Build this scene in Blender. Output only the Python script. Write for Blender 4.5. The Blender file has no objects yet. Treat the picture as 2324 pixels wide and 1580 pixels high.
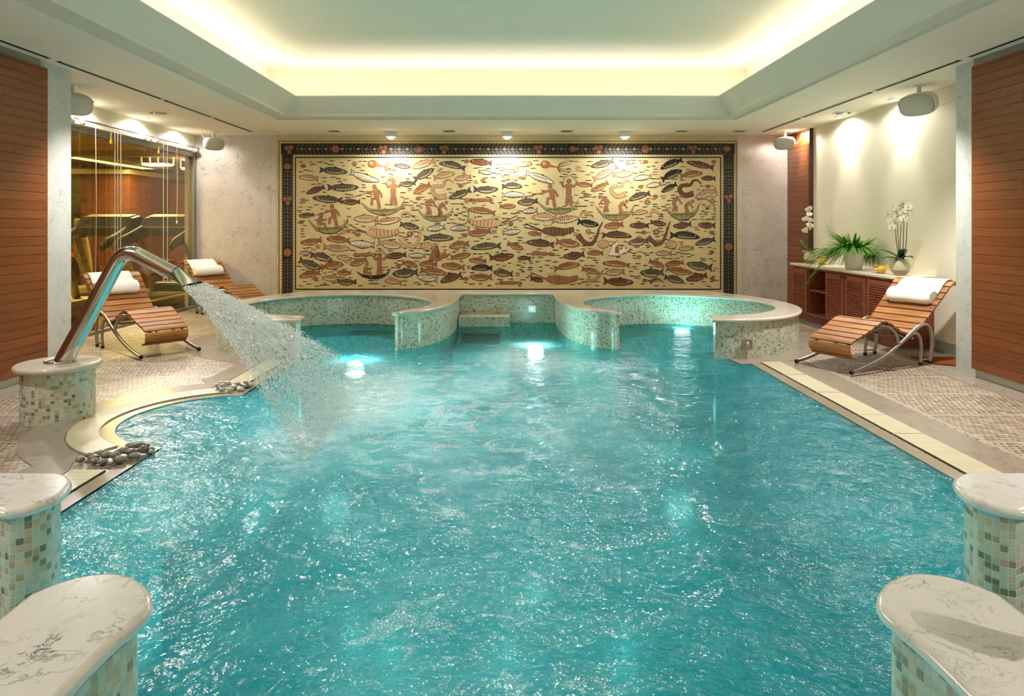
import bpy, math, random
from mathutils import Vector, Matrix, noise
from mathutils.geometry import tessellate_polygon

random.seed(7)
PI = math.pi
scene = bpy.context.scene
COL = scene.collection
rad = math.radians


# ------------------------------------------------------------------ helpers
class MB:
    """collects geometry for ONE mesh"""
    def __init__(self):
        self.v = []; self.f = []; self.m = []; self.uv = {}

    def add(self, vs, fs, mi=0, uvs=None):
        o = len(self.v)
        self.v.extend([tuple(p) for p in vs])
        for k, fc in enumerate(fs):
            if uvs is not None and uvs[k] is not None:
                self.uv[len(self.f)] = uvs[k]
            self.f.append(tuple(i + o for i in fc)); self.m.append(mi)
        return self

    def box(self, x0, x1, y0, y1, z0, z1, mi=0):
        v = [(x0, y0, z0), (x1, y0, z0), (x1, y1, z0), (x0, y1, z0),
             (x0, y0, z1), (x1, y0, z1), (x1, y1, z1), (x0, y1, z1)]
        f = [(3, 2, 1, 0), (4, 5, 6, 7), (0, 1, 5, 4), (1, 2, 6, 5), (2, 3, 7, 6), (3, 0, 4, 7)]
        return self.add(v, f, mi)

    def obox(self, c, a, b, n, mi=0):
        """box with centre c and half-extent vectors a, b, n"""
        c, a, b, n = Vector(c), Vector(a), Vector(b), Vector(n)
        v = [c + a * i + b * j + n * k for k in (-1, 1) for i, j in ((-1, -1), (1, -1), (1, 1), (-1, 1))]
        f = [(3, 2, 1, 0), (4, 5, 6, 7), (0, 1, 5, 4), (1, 2, 6, 5), (2, 3, 7, 6), (3, 0, 4, 7)]
        if a.cross(b).dot(n) < 0:
            f = [tuple(reversed(q)) for q in f]
        return self.add(v, f, mi)

    def prism(self, poly, z0, z1, mi=0, mi_side=None, uvside=False):
        n = len(poly)
        v = [(p[0], p[1], z0) for p in poly] + [(p[0], p[1], z1) for p in poly]
        self.add(v, [tuple(reversed(range(n))), tuple(range(n, 2 * n))], mi)
        self.sides(poly, z0, z1, mi if mi_side is None else mi_side)
        return self

    def sides(self, poly, z0, z1, mi=0, closed=True, flip=False):
        """vertical faces along an outline, uv in metres (run, height)"""
        n = len(poly)
        run = [0.0]
        for i in range(n):
            a, b = poly[i], poly[(i + 1) % n]
            run.append(run[-1] + math.hypot(b[0] - a[0], b[1] - a[1]))
        for i in range(n if closed else n - 1):
            a, b = poly[i], poly[(i + 1) % n]
            q = [(a[0], a[1], z0), (b[0], b[1], z0), (b[0], b[1], z1), (a[0], a[1], z1)]
            u = [(run[i], z0), (run[i + 1], z0), (run[i + 1], z1), (run[i], z1)]
            if flip:
                q.reverse(); u.reverse()
            self.add(q, [(0, 1, 2, 3)], mi, [u])
        return self

    def slab(self, poly, z0, z1, mi=0, seg=6):
        """plate with a bullnose edge"""
        h = (z1 - z0) / 2; zm = (z0 + z1) / 2
        nrm = outline_normals(poly)
        n = len(poly); base = len(self.v)
        rings = []
        for k in range(seg + 1):
            a = -PI / 2 + PI * k / seg
            d = -h * (1 - math.cos(a))
            rings.append([(p[0] + q[0] * d, p[1] + q[1] * d, zm + h * math.sin(a)) for p, q in zip(poly, nrm)])
        vs = [p for r in rings for p in r]
        fs = []
        for k in range(seg):
            for i in range(n):
                j = (i + 1) % n
                fs.append((k * n + i, k * n + j, (k + 1) * n + j, (k + 1) * n + i))
        fs.append(tuple(reversed(range(n))))
        fs.append(tuple(range(seg * n, seg * n + n)))
        return self.add(vs, fs, mi)

    def tube(self, path, r, n=10, mi=0, caps=True, closed=False, flat=None):
        path = [Vector(p) for p in path]
        m = len(path)
        rr = r if isinstance(r, (list, tuple)) else [r] * m
        vs = []; prev = None
        for i, p in enumerate(path):
            if closed:
                t = path[(i + 1) % m] - path[i - 1]
            else:
                t = path[min(i + 1, m - 1)] - path[max(i - 1, 0)]
            t.normalize()
            if prev is None:
                up = Vector((0, 0, 1)) if abs(t.z) < .9 else Vector((0, 1, 0))
                a = t.cross(up).normalized()
            else:
                a = (prev - t * prev.dot(t)).normalized()
            prev = a; b = t.cross(a)
            q = rr[i]
            ra, rb = (q if isinstance(q, (tuple, list)) else (q, q))
            for k in range(n):
                w = 2 * PI * k / n
                vs.append(p + a * (ra * math.cos(w)) + b * (rb * math.sin(w)))
        fs = []
        for i in range(m if closed else m - 1):
            for k in range(n):
                k2 = (k + 1) % n; i2 = (i + 1) % m
                fs.append((i * n + k, i * n + k2, i2 * n + k2, i2 * n + k))
        if caps and not closed:
            fs.append(tuple(reversed(range(n))))
            fs.append(tuple(range((m - 1) * n, m * n)))
        return self.add(vs, fs, mi)

    def lathe(self, prof, n=32, c=(0, 0, 0), mi=0, axis=None):
        """profile [(r, z)] spun about z (or about axis through c)"""
        vs = []
        if axis is None:
            A, B, N = Vector((1, 0, 0)), Vector((0, 1, 0)), Vector((0, 0, 1))
        else:
            N = Vector(axis).normalized()
            A = N.orthogonal().normalized(); B = N.cross(A)
        c = Vector(c)
        for r, z in prof:
            for k in range(n):
                w = 2 * PI * k / n
                vs.append(c + A * (r * math.cos(w)) + B * (r * math.sin(w)) + N * z)
        fs = []
        for i in range(len(prof) - 1):
            for k in range(n):
                k2 = (k + 1) % n
                fs.append((i * n + k, i * n + k2, (i + 1) * n + k2, (i + 1) * n + k))
        if prof[0][0] > 1e-5: fs.append(tuple(reversed(range(n))))
        if prof[-1][0] > 1e-5: fs.append(tuple(range((len(prof) - 1) * n, len(prof) * n)))
        return self.add(vs, fs, mi)

    def ball(self, c, r, n=12, m=8, mi=0, rot=None):
        """ellipsoid, r = (rx, ry, rz)"""
        if not isinstance(r, (tuple, list)): r = (r, r, r)
        c = Vector(c); vs = []; fs = []
        R = rot if rot is not None else Matrix.Identity(3)
        for i in range(m + 1):
            t = PI * i / m
            for k in range(n):
                w = 2 * PI * k / n
                vs.append(c + R @ Vector((r[0] * math.sin(t) * math.cos(w), r[1] * math.sin(t) * math.sin(w), r[2] * math.cos(t))))
        for i in range(m):
            for k in range(n):
                k2 = (k + 1) % n
                fs.append((i * n + k, (i + 1) * n + k, (i + 1) * n + k2, i * n + k2))
        return self.add(vs, fs, mi)

    def strip(self, pathA, pathB, mi=0, uv=None):
        """quad strip between two polylines"""
        n = len(pathA)
        vs = list(pathA) + list(pathB)
        fs = [(i, i + 1, n + i + 1, n + i) for i in range(n - 1)]
        return self.add(vs, fs, mi)

    def build(self, name, mats, parent=None, smooth=None, bevel=None, merge=False):
        me = bpy.data.meshes.new(name)
        me.from_pydata(self.v, [], self.f)
        if not isinstance(mats, (list, tuple)): mats = [mats]
        for m in mats: me.materials.append(m)
        me.polygons.foreach_set('material_index', self.m)
        if self.uv:
            lay = me.uv_layers.new(name='UVMap')
            for fi, u in self.uv.items():
                ls = me.polygons[fi].loop_start
                for k, q in enumerate(u): lay.data[ls + k].uv = q
        me.update()
        if merge:
            import bmesh
            bm = bmesh.new(); bm.from_mesh(me)
            bmesh.ops.remove_doubles(bm, verts=bm.verts, dist=1e-5)
            bmesh.ops.recalc_face_normals(bm, faces=bm.faces)
            bm.to_mesh(me); bm.free()
        if smooth is not None:
            if smooth < 179:
                me.set_sharp_from_angle(angle=rad(smooth))
            me.polygons.foreach_set('use_smooth', [len(p.vertices) < 9 for p in me.polygons])
        o = bpy.data.objects.new(name, me)
        COL.objects.link(o)
        if parent is not None: o.parent = parent
        if bevel:
            b = o.modifiers.new('Bevel', 'BEVEL')
            b.width = bevel; b.segments = 2; b.limit_method = 'ANGLE'; b.angle_limit = rad(40)
            b.harden_normals = False
        return o


def outline_normals(poly):
    n = len(poly); out = []
    for i in range(n):
        a, p, b = poly[i - 1], poly[i], poly[(i + 1) % n]
        e1 = (p[0] - a[0], p[1] - a[1]); e2 = (b[0] - p[0], b[1] - p[1])
        l1 = math.hypot(*e1) or 1; l2 = math.hypot(*e2) or 1
        n1 = (e1[1] / l1, -e1[0] / l1); n2 = (e2[1] / l2, -e2[0] / l2)
        mx, my = n1[0] + n2[0], n1[1] + n2[1]
        l = math.hypot(mx, my) or 1
        mx /= l; my /= l
        k = max(.5, mx * n1[0] + my * n1[1])
        out.append((mx / k, my / k))
    return out


def offset(poly, d):
    return [(p[0] + q[0] * d, p[1] + q[1] * d) for p, q in zip(poly, outline_normals(poly))]


def arc(c, r, a0, a1, n):
    return [(c[0] + r * math.cos(rad(a0 + (a1 - a0) * i / n)), c[1] + r * math.sin(rad(a0 + (a1 - a0) * i / n))) for i in range(n + 1)]


def spline(pts, k=6, closed=False):
    """Catmull-Rom through points of any dimension"""
    n = len(pts); out = []
    P = [Vector(p) for p in pts]
    rng = range(n) if closed else range(n - 1)
    for i in rng:
        if closed:
            a, b, c, d = P[i - 1], P[i], P[(i + 1) % n], P[(i + 2) % n]
        else:
            a, b, c, d = P[max(i - 1, 0)], P[i], P[i + 1], P[min(i + 2, n - 1)]
        for j in range(k):
            t = j / k
            out.append(.5 * ((2 * b) + (c - a) * t + (2 * a - 5 * b + 4 * c - d) * t * t + (3 * b - a - 3 * c + d) * t ** 3))
    if not closed: out.append(P[-1].copy())
    return out


def tag(o, label=None, cat=None, group=None, kind=None):
    if label: o['label'] = label
    if cat: o['category'] = cat
    if group: o['group'] = group
    if kind: o['kind'] = kind
    return o


def empty(name, loc=(0, 0, 0), rz=0.0):
    o = bpy.data.objects.new(name, None)
    o.empty_display_size = .1
    o.location = loc; o.rotation_euler = (0, 0, rz)
    COL.objects.link(o)
    return o


def struct(o, label=None):
    o['kind'] = 'structure'
    if label: o['label'] = label
    return o


def copy_tree(o, parent=None):
    c = o.copy(); COL.objects.link(c)
    if parent is not None: c.parent = parent
    for ch in list(o.children): copy_tree(ch, c)
    return c


# ------------------------------------------------------------------ materials
def new_mat(name):
    m = bpy.data.materials.new(name); m.use_nodes = True
    nt = m.node_tree; nt.nodes.clear()
    return m, nt


class G:
    """tiny node-graph writer"""
    def __init__(self, nt): self.nt = nt
    def n(self, typ, **kw):
        nd = self.nt.nodes.new(typ)
        for k, v in kw.items():
            if k.startswith('i_'):
                key = k[2:]
                key = int(key) if key.isdigit() else key.replace('_', ' ')
                self.set(nd.inputs[key], v)
            else: setattr(nd, k, v)
        return nd
    def set(self, sock, v):
        if hasattr(v, 'is_linked') or hasattr(v, 'links'):
            self.nt.links.new(v, sock)
        else:
            if sock.type == 'RGBA' and len(v) == 3: v = (*v, 1)
            sock.default_value = v
    def math(self, op, a, b=0.0, c=None, clamp=False):
        nd = self.nt.nodes.new('ShaderNodeMath'); nd.operation = op; nd.use_clamp = clamp
        self.set(nd.inputs[0], a); self.set(nd.inputs[1], b)
        if c is not None: self.set(nd.inputs[2], c)
        return nd.outputs[0]
    def vmath(self, op, a, b=(0, 0, 0)):
        nd = self.nt.nodes.new('ShaderNodeVectorMath'); nd.operation = op
        self.set(nd.inputs[0], a); self.set(nd.inputs[1], b)
        return nd.outputs[0]
    def mix(self, f, a, b, blend='MIX'):
        nd = self.nt.nodes.new('ShaderNodeMix'); nd.data_type = 'RGBA'; nd.blend_type = blend
        self.set(nd.inputs[0], f); self.set(nd.inputs[6], a); self.set(nd.inputs[7], b)
        return nd.outputs[2]
    def ramp(self, f, stops, interp='LINEAR'):
        nd = self.nt.nodes.new('ShaderNodeValToRGB'); nd.color_ramp.interpolation = interp
        el = nd.color_ramp.elements
        while len(el) < len(stops): el.new(.5)
        for e, (p, c) in zip(el, stops):
            e.position = p; e.color = (*c, 1) if len(c) == 3 else c
        self.set(nd.inputs[0], f)
        return nd.outputs[0]
    def maprange(self, v, a, b, c=0.0, d=1.0, smooth=False):
        nd = self.nt.nodes.new('ShaderNodeMapRange'); nd.interpolation_type = 'SMOOTHSTEP' if smooth else 'LINEAR'
        for i, x in enumerate((v, a, b, c, d)): self.set(nd.inputs[i], x)
        return nd.outputs[0]
    def noise(self, vec, scale, detail=4.0, rough=.5, dist=0.0, out=0):
        nd = self.nt.nodes.new('ShaderNodeTexNoise')
        self.set(nd.inputs['Vector'], vec)
        nd.inputs['Scale'].default_value = scale; nd.inputs['Detail'].default_value = detail
        nd.inputs['Roughness'].default_value = rough; nd.inputs['Distortion'].default_value = dist
        return nd.outputs[out]
    def coords(self, which='Object'):
        return self.nt.nodes.new('ShaderNodeTexCoord').outputs[which]
    def scale(self, vec, s):
        nd = self.nt.nodes.new('ShaderNodeMapping'); nd.inputs['Scale'].default_value = s
        self.set(nd.inputs['Vector'], vec); return nd.outputs[0]
    def rot(self, vec, a):
        nd = self.nt.nodes.new('ShaderNodeMapping'); nd.inputs['Rotation'].default_value = (0, 0, a)
        self.set(nd.inputs['Vector'], vec); return nd.outputs[0]
    def sep(self, vec):
        nd = self.nt.nodes.new('ShaderNodeSeparateXYZ'); self.set(nd.inputs[0], vec); return nd.outputs
    def comb(self, x, y, z=0.0):
        nd = self.nt.nodes.new('ShaderNodeCombineXYZ')
        for i, q in enumerate((x, y, z)): self.set(nd.inputs[i], q)
        return nd.outputs[0]
    def bump(self, h, strength=.3, dist=.01):
        nd = self.nt.nodes.new('ShaderNodeBump')
        nd.inputs['Strength'].default_value = strength; nd.inputs['Distance'].default_value = dist
        self.set(nd.inputs['Height'], h); return nd.outputs[0]
    def out(self, surf):
        o = self.nt.nodes.new('ShaderNodeOutputMaterial'); self.nt.links.new(surf, o.inputs[0])
    def principled(self, col, rough=.5, normal=None, metallic=0.0, spec=.5, **kw):
        p = self.nt.nodes.new('ShaderNodeBsdfPrincipled')
        self.set(p.inputs['Base Color'], col); self.set(p.inputs['Roughness'], rough)
        self.set(p.inputs['Metallic'], metallic); self.set(p.inputs['Specular IOR Level'], spec)
        if normal is not None: self.set(p.inputs['Normal'], normal)
        for k, v in kw.items(): self.set(p.inputs[k], v)
        return p.outputs[0]


def srgb(r, g, b):
    f = lambda c: (c / 255) / 12.92 if c <= 10 else (((c / 255) + .055) / 1.055) ** 2.4
    return (f(r), f(g), f(b))


def simple(name, col, rough=.5, metallic=0.0, spec=.5, var=.06, scale=18.0, bump=0.0, **kw):
    """plain finish with a little procedural mottling"""
    m, nt = new_mat(name); g = G(nt)
    v = g.coords()
    nz = g.noise(v, scale, 4)
    c2 = tuple(min(1, c * (1 + var)) for c in col); c1 = tuple(c * (1 - var) for c in col)
    colr = g.mix(nz, c1, c2)
    nrm = g.bump(g.noise(v, scale * 4, 3), bump, .004) if bump else None
    g.out(g.principled(colr, rough, nrm, metallic, spec, **kw))
    return m
M = {}
M['plaster'] = simple('ceiling_plaster', srgb(246, 237, 220), .85, spec=.2, var=.02, scale=3)
M['cornice'] = simple('cornice_paint', srgb(222, 217, 204), .6, spec=.3, var=.02, scale=3)
M['cream'] = simple('cream_paint', srgb(236, 229, 208), .8, spec=.2, var=.02, scale=4)
M['steel'] = simple('polished_steel', srgb(200, 198, 190), .12, metallic=1.0, var=.03)
M['brushed'] = simple('satin_steel', srgb(172, 166, 155), .32, metallic=1.0, var=.06)
M['alu'] = simple('grey_aluminium', srgb(150, 150, 146), .4, metallic=.7, var=.05)
M['white_plastic'] = simple('white_plastic', srgb(228, 226, 212), .4, var=.02)
M['grille'] = simple('speaker_grille', srgb(196, 196, 186), .7, var=.1, scale=220)
M['black'] = simple('black_rubber', srgb(28, 27, 25), .6, var=.1)
M['dark_slot'] = simple('dark_void', srgb(30, 26, 22), .9, spec=.1)
M['dark_grey'] = simple('dark_grey_plastic', srgb(58, 60, 54), .45, var=.08)
M['beige_metal'] = simple('beige_powder_coat', srgb(150, 128, 88), .45, var=.05)
M['towel'] = simple('white_towelling', srgb(240, 238, 232), .95, spec=.05, var=.02, scale=60, bump=.12)
M['grate'] = simple('cream_plastic_grate', srgb(222, 214, 184), .35, var=.06, scale=9)
M['ceramic'] = simple('white_ceramic', srgb(226, 222, 208), .35, var=.03)
M['leaf_dark'] = simple('orchid_leaf', srgb(34, 62, 34), .28, var=.25, scale=12)
M['leaf_mid'] = simple('orchid_leaf_light', srgb(58, 104, 40), .35, var=.25, scale=12)
M['stem'] = simple('orchid_stem', srgb(44, 40, 22), .5, var=.2)
M['petal'] = simple('white_petal', srgb(246, 240, 222), .6, var=.03, scale=40)
M['petal_heart'] = simple('yellow_petal_heart', srgb(214, 170, 60), .6, var=.1, scale=60)
M['fern'] = simple('fern_green', srgb(96, 150, 40), .55, var=.45, scale=9)
M['soil'] = simple('bark_mix', srgb(168, 146, 110), .9, var=.4, scale=70, bump=.5)
M['moss'] = simple('dried_moss', srgb(228, 222, 202), .9, var=.3, scale=90, bump=.6)
M['mat'] = simple('brown_coir_mat', srgb(124, 66, 30), .95, spec=.1, var=.2, scale=140, bump=.5)
M['pebble'] = simple('grey_river_pebble', srgb(128, 124, 112), .3, var=.25, scale=14)
M['pebble_pale'] = simple('pale_river_pebble', srgb(190, 186, 172), .35, var=.18, scale=14)
M['cord'] = simple('white_cord', srgb(226, 218, 190), .6)
M['yellow'] = simple('yellow_plastic', srgb(200, 160, 20), .5)
M['blue_tile'] = simple('blue_enamel', srgb(58, 78, 170), .3, var=.2, scale=40)
M['gold'] = None


def marble(name, base, vein, scale=1.0, rough=.22, joints=None, warm=None, amount=.7):
    m, nt = new_mat(name); g = G(nt)
    v = g.coords()
    big = g.noise(v, 1.3 * scale, 5, .62)
    w = g.vmath('ADD', v, g.vmath('MULTIPLY', g.noise(v, 2.2 * scale, 4, .6, out=1), (.35, .35, .35)))
    def vein_set(sc, width, lo, hi, seed):
        wv = g.noise(g.vmath('ADD', w, (seed, seed * 1.7, seed * .6)), sc * scale, 6, .62, .5)
        ridge = g.math('ABSOLUTE', g.math('SUBTRACT', wv, .5))
        vn = g.maprange(ridge, 0.0, width, 1, 0, True)
        return g.math('MULTIPLY', vn, g.maprange(g.noise(g.vmath('ADD', v, (seed, 2, 5)), 2.4 * scale, 4, .6), lo, hi))
    veins = g.math('MAXIMUM', vein_set(2.6, .012, .44, .66, 1.0), g.math('MULTIPLY', vein_set(6.5, .020, .46, .66, 5.0), .7))
    cloud = g.maprange(g.noise(w, 4.5 * scale, 6, .65, .6), .50, .78)
    specks = g.math('MULTIPLY', g.maprange(g.noise(w, 42 * scale, 3, .6), .64, .74), g.maprange(big, .45, .62))
    f = g.math('ADD', g.math('MULTIPLY', veins, 1.0), g.math('ADD', g.math('MULTIPLY', cloud, .16), g.math('MULTIPLY', specks, .55)))
    f = g.math('MULTIPLY', f, amount, clamp=True)
    tone = g.mix(big, base, warm or tuple(c * .88 for c in base))
    col = g.mix(f, tone, vein)
    nrm = None
    if joints:
        # joints = (axis, width, height): slabs on a wall whose run is that axis
        ax, jw, jh = joints
        s = g.sep(v)
        u = g.math('DIVIDE', s[ax], jw); z = g.math('DIVIDE', s[2], jh)
        fu = g.math('ABSOLUTE', g.math('SUBTRACT', g.math('FRACT', u), .5))
        fz = g.math('ABSOLUTE', g.math('SUBTRACT', g.math('FRACT', z), .5))
        jm = g.math('MAXIMUM', g.maprange(fu, .5 - .003 / jw, .5, 0, 1), g.maprange(fz, .5 - .003 / jh, .5, 0, 1))
        cell = g.comb(g.math('FLOOR', u), g.math('FLOOR', z))
        wn = g.n('ShaderNodeTexWhiteNoise', i_Vector=cell).outputs[0]
        col = g.mix(g.maprange(wn, 0, 1, 0, .16), col, tuple(c * .75 for c in base))
        col = g.mix(g.math('MULTIPLY', jm, .5), col, tuple(min(1, c * 1.15) for c in base))
    g.out(g.principled(col, rough, nrm, 0, .5))
    return m


M['marble_wall'] = marble('marble_wall', srgb(214, 204, 194), srgb(96, 84, 80), 1.9, .3, (0, 1.23, .62), amount=1.0)
M['marble_pillar'] = marble('marble_pillar', srgb(210, 212, 208), srgb(92, 96, 98), 2.2, .3, (1, 3.0, .62), amount=1.0)
M['marble_top'] = marble('marble_coping', srgb(214, 204, 188), srgb(120, 112, 102), 1.5, .14)
M['marble_white'] = marble('marble_coping_white', srgb(238, 236, 234), srgb(118, 118, 120), 1.4, .14, amount=.95)
M['marble_floor'] = marble('marble_floor_band', srgb(160, 149, 134), srgb(92, 84, 76), 1.5, .22, amount=1.0)
M['marble_curb'] = marble('marble_curb', srgb(156, 142, 122), srgb(120, 104, 84), 2.4, .18)
M['marble_base'] = marble('marble_baseboard', srgb(192, 190, 180), srgb(112, 110, 106), 1.8, .3)
M['counter'] = marble('marble_counter', srgb(236, 228, 206), srgb(190, 176, 150), 2.0, .14, amount=.4)


def tiles(name, pitch=.0212, pool=False):
    """small glass mosaic tiles, uv in metres"""
    m, nt = new_mat(name); g = G(nt)
    if pool:
        o = g.sep(g.coords('Object'))
        u = g.math('DIVIDE', g.math('ADD', o[0], g.math('MULTIPLY', o[2], .37)), pitch)
        w = g.math('DIVIDE', g.math('ADD', o[1], g.math('MULTIPLY', o[2], .61)), pitch)
    else:
        s = g.sep(g.coords('UV'))
        u = g.math('DIVIDE', s[0], pitch); w = g.math('DIVIDE', s[1], pitch)
    cell = g.comb(g.math('FLOOR', u), g.math('FLOOR', w))
    wn = g.n('ShaderNodeTexWhiteNoise', i_Vector=cell)
    rnd = wn.outputs[0]
    if pool:
        col = g.ramp(rnd, [(0, srgb(96, 186, 190)), (.4, srgb(120, 205, 205)), (.75, srgb(70, 160, 170))], 'CONSTANT')
    else:
        col = g.ramp(rnd, [(0, srgb(194, 203, 189)), (.28, srgb(204, 210, 196)), (.46, srgb(182, 194, 182)),
                           (.58, srgb(200, 186, 158)), (.70, srgb(184, 168, 140)), (.79, srgb(148, 148, 118)),
                           (.90, srgb(124, 130, 104)), (.95, srgb(214, 200, 168))], 'CONSTANT')
    fine = g.noise(g.coords('Object'), 90, 3)
    col = g.mix(.25, col, g.mix(fine, tuple([.25] * 3), tuple([.9] * 3)), 'SOFT_LIGHT')
    fu = g.math('ABSOLUTE', g.math('SUBTRACT', g.math('FRACT', u), .5))
    fw = g.math('ABSOLUTE', g.math('SUBTRACT', g.math('FRACT', w), .5))
    e = g.math('MAXIMUM', fu, fw)
    gr = g.maprange(e, .44, .475)
    col = g.mix(gr, col, srgb(214, 214, 192) if not pool else srgb(120, 190, 190))
    nrm = g.bump(g.maprange(e, .40, .48, 1, 0), .5, .002)
    g.out(g.principled(col, g.math('ADD', g.math('MULTIPLY', gr, .5), .18), nrm))
    return m


M['tile'] = tiles('glass_mosaic_tile', .0180)
M['tile_near'] = tiles('glass_mosaic_tile_large', .0225)
M['pool_tile'] = tiles('pool_basin_tile', .025, True)


def wood(name, dark, light, plank=None, axis=1, rough=.35, grain=(1.2, 1.2, 26), groove=.003, island=False, groove_col=None, con=(.36, .66)):
    """plank = board height when boards are stacked in z; axis = grain direction"""
    m, nt = new_mat(name); g = G(nt)
    v = g.coords()
    s = g.sep(v)
    fac_extra = None
    if plank:
        z = g.math('DIVIDE', s[2], plank)
        idx = g.math('FLOOR', z)
        wn = g.n('ShaderNodeTexWhiteNoise', noise_dimensions='1D', i_W=idx).outputs[0]
        v = g.vmath('ADD', v, g.comb(g.math('MULTIPLY', wn, 7), g.math('MULTIPLY', wn, 13), 0))
        fac_extra = wn
    elif island:
        ge = g.n('ShaderNodeNewGeometry')
        wn = ge.outputs['Random Per Island']
        v = g.vmath('ADD', v, g.comb(g.math('MULTIPLY', wn, 7), g.math('MULTIPLY', wn, 13), g.math('MULTIPLY', wn, 5)))
        fac_extra = wn
    vv = g.scale(v, grain)
    n1 = g.noise(vv, 3, 6, .6, .6)
    n2 = g.noise(vv, 11, 3, .6)
    f = g.math('ADD', g.math('MULTIPLY', n1, .75), g.math('MULTIPLY', n2, .25))
    f = g.maprange(f, *con)
    col = g.mix(f, dark, light)
    if fac_extra is not None:
        col = g.mix(g.maprange(fac_extra, 0, 1, 0, .7 if island else .3), col, tuple(c * .62 for c in dark))
    nrm = None
    if plank:
        fz = g.math('FRACT', z)
        gm = g.math('LESS_THAN', fz, groove / plank)
        col = g.mix(g.math('MULTIPLY', gm, .8), col, groove_col or tuple(c * .35 for c in dark))
        nrm = g.bump(g.math('SUBTRACT', 1.0, gm), .6, .004)
    else:
        nrm = g.bump(n2, .08, .002)
    g.out(g.principled(col, rough, nrm))
    return m


M['panel_wood'] = wood('mahogany_panelling', srgb(110, 55, 25), srgb(162, 92, 45), plank=.072, rough=.33, grain=(.8, .8, 34), con=(.22, .80))
M['teak'] = wood('oiled_teak', srgb(138, 82, 38), srgb(206, 146, 82), rough=.42, grain=(22, 1.6, 22), island=True)
M['cab_wood'] = wood('cabinet_mahogany', srgb(124, 62, 42), srgb(158, 88, 62), rough=.38, grain=(20, 1.5, 20))
M['gym_wood'] = wood('gym_panelling', srgb(84, 44, 20), srgb(126, 72, 36), plank=.11, rough=.4, grain=(1.2, 1.2, 20))
M['gym_floor'] = wood('gym_parquet', srgb(120, 88, 40), srgb(166, 128, 66), rough=.3, grain=(14, 1.2, 1))


def deck_mat(ang):
    """rows of little cream stones with dark gaps, in panels with pale strips"""
    m, nt = new_mat('stone_block_floor'); g = G(nt)
    v = g.rot(g.coords(), ang)
    s = g.sep(v)
    px, py = .92, .56
    cx = g.math('FLOOR', g.math('DIVIDE', s[0], px)); cy = g.math('FLOOR', g.math('DIVIDE', s[1], py))
    par = g.math('MODULO', g.math('ABSOLUTE', g.math('ADD', cx, cy)), 2.0)
    # lean of the rows flips from panel to panel
    lean = g.maprange(par, 0, 1, .38, -.38)
    u0 = g.math('ADD', s[0], g.math('MULTIPLY', s[1], lean))
    u = g.math('DIVIDE', u0, .037); w = g.math('DIVIDE', s[1], .040)
    fu = g.math('FRACT', u); fw = g.math('FRACT', w)
    iu = g.math('FLOOR', u); iw = g.math('FLOOR', w)
    rnd = g.n('ShaderNodeTexWhiteNoise', i_Vector=g.comb(iu, iw)).outputs[0]
    wob = g.math('MULTIPLY', g.math('SUBTRACT', g.noise(v, 30, 2), .5), .12)
    dash = g.math('MULTIPLY', g.math('LESS_THAN', fu, g.math('ADD', g.maprange(rnd, 0, 1, .20, .46), wob)), g.math('LESS_THAN', fw, g.math('ADD', .48, g.math('MULTIPLY', g.math('SUBTRACT', rnd, .5), .25))))
    big = g.n('ShaderNodeTexWhiteNoise', i_Vector=g.comb(iu, g.math('ADD', iw, 31.0))).outputs[0]
    col = g.ramp(big, [(0, srgb(152, 138, 120)), (.3, srgb(168, 154, 135)), (.55, srgb(158, 144, 127)),
                       (.75, srgb(178, 165, 147)), (.92, srgb(134, 118, 98))], 'CONSTANT')
    stain = g.maprange(g.noise(v, 1.7, 5, .6), .46, .66)
    col = g.mix(g.math('MULTIPLY', stain, .42), col, srgb(128, 106, 84))
    dk = g.mix(rnd, srgb(52, 42, 30), srgb(92, 76, 56))
    col = g.mix(g.math('MULTIPLY', dash, .88), col, dk)
    ex = g.math('ABSOLUTE', g.math('SUBTRACT', g.math('FRACT', g.math('DIVIDE', s[0], px)), .5))
    ey = g.math('ABSOLUTE', g.math('SUBTRACT', g.math('FRACT', g.math('DIVIDE', s[1], py)), .5))
    line = g.math('MAXIMUM', g.math('GREATER_THAN', ex, .5 - .012 / px), g.math('GREATER_THAN', ey, .5 - .012 / py))
    col = g.mix(line, col, srgb(172, 160, 138))
    nrm = g.bump(g.math('SUBTRACT', 1.0, g.math('MULTIPLY', dash, g.math('SUBTRACT', 1.0, line))), .5, .004)
    g.out(g.principled(col, .42, nrm))
    return m


M['deck'] = deck_mat(0.0)
M['deck_left'] = deck_mat(rad(-28))


def two_sided_ior(g, ior):
    bf = g.n('ShaderNodeNewGeometry').outputs['Backfacing']
    return g.maprange(bf, 0, 1, ior, 1 / ior)


def glassy(name, tint=(1, 1, 1), refl_rough=.0, fac=.0, ior=1.45):
    """thin clear pane: see-through with mirror reflection by angle"""
    m, nt = new_mat(name); g = G(nt)
    tr = g.n('ShaderNodeBsdfTransparent', i_Color=tint).outputs[0]
    gl = g.n('ShaderNodeBsdfGlossy', i_Roughness=refl_rough, i_Color=(1, 1, 1)).outputs[0]
    fr = g.n('ShaderNodeFresnel', i_IOR=two_sided_ior(g, ior)).outputs[0]
    f = g.math('ADD', fr, fac, clamp=True)
    mx = g.n('ShaderNodeMixShader'); g.set(mx.inputs[0], f); g.set(mx.inputs[1], tr); g.set(mx.inputs[2], gl)
    g.out(mx.outputs[0])
    return m


M['pane'] = glassy('olive_window_glass', srgb(222, 212, 172), 0.0, .0)
M['clear'] = glassy('clear_glass', srgb(240, 240, 228), 0.0, .03)
m, nt = new_mat('gold_glass'); g = G(nt)
g.out(g.principled(g.mix(g.noise(g.coords(), 12), srgb(226, 176, 60), srgb(240, 206, 110)), .15, None, .75))
M['gold'] = m


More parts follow.
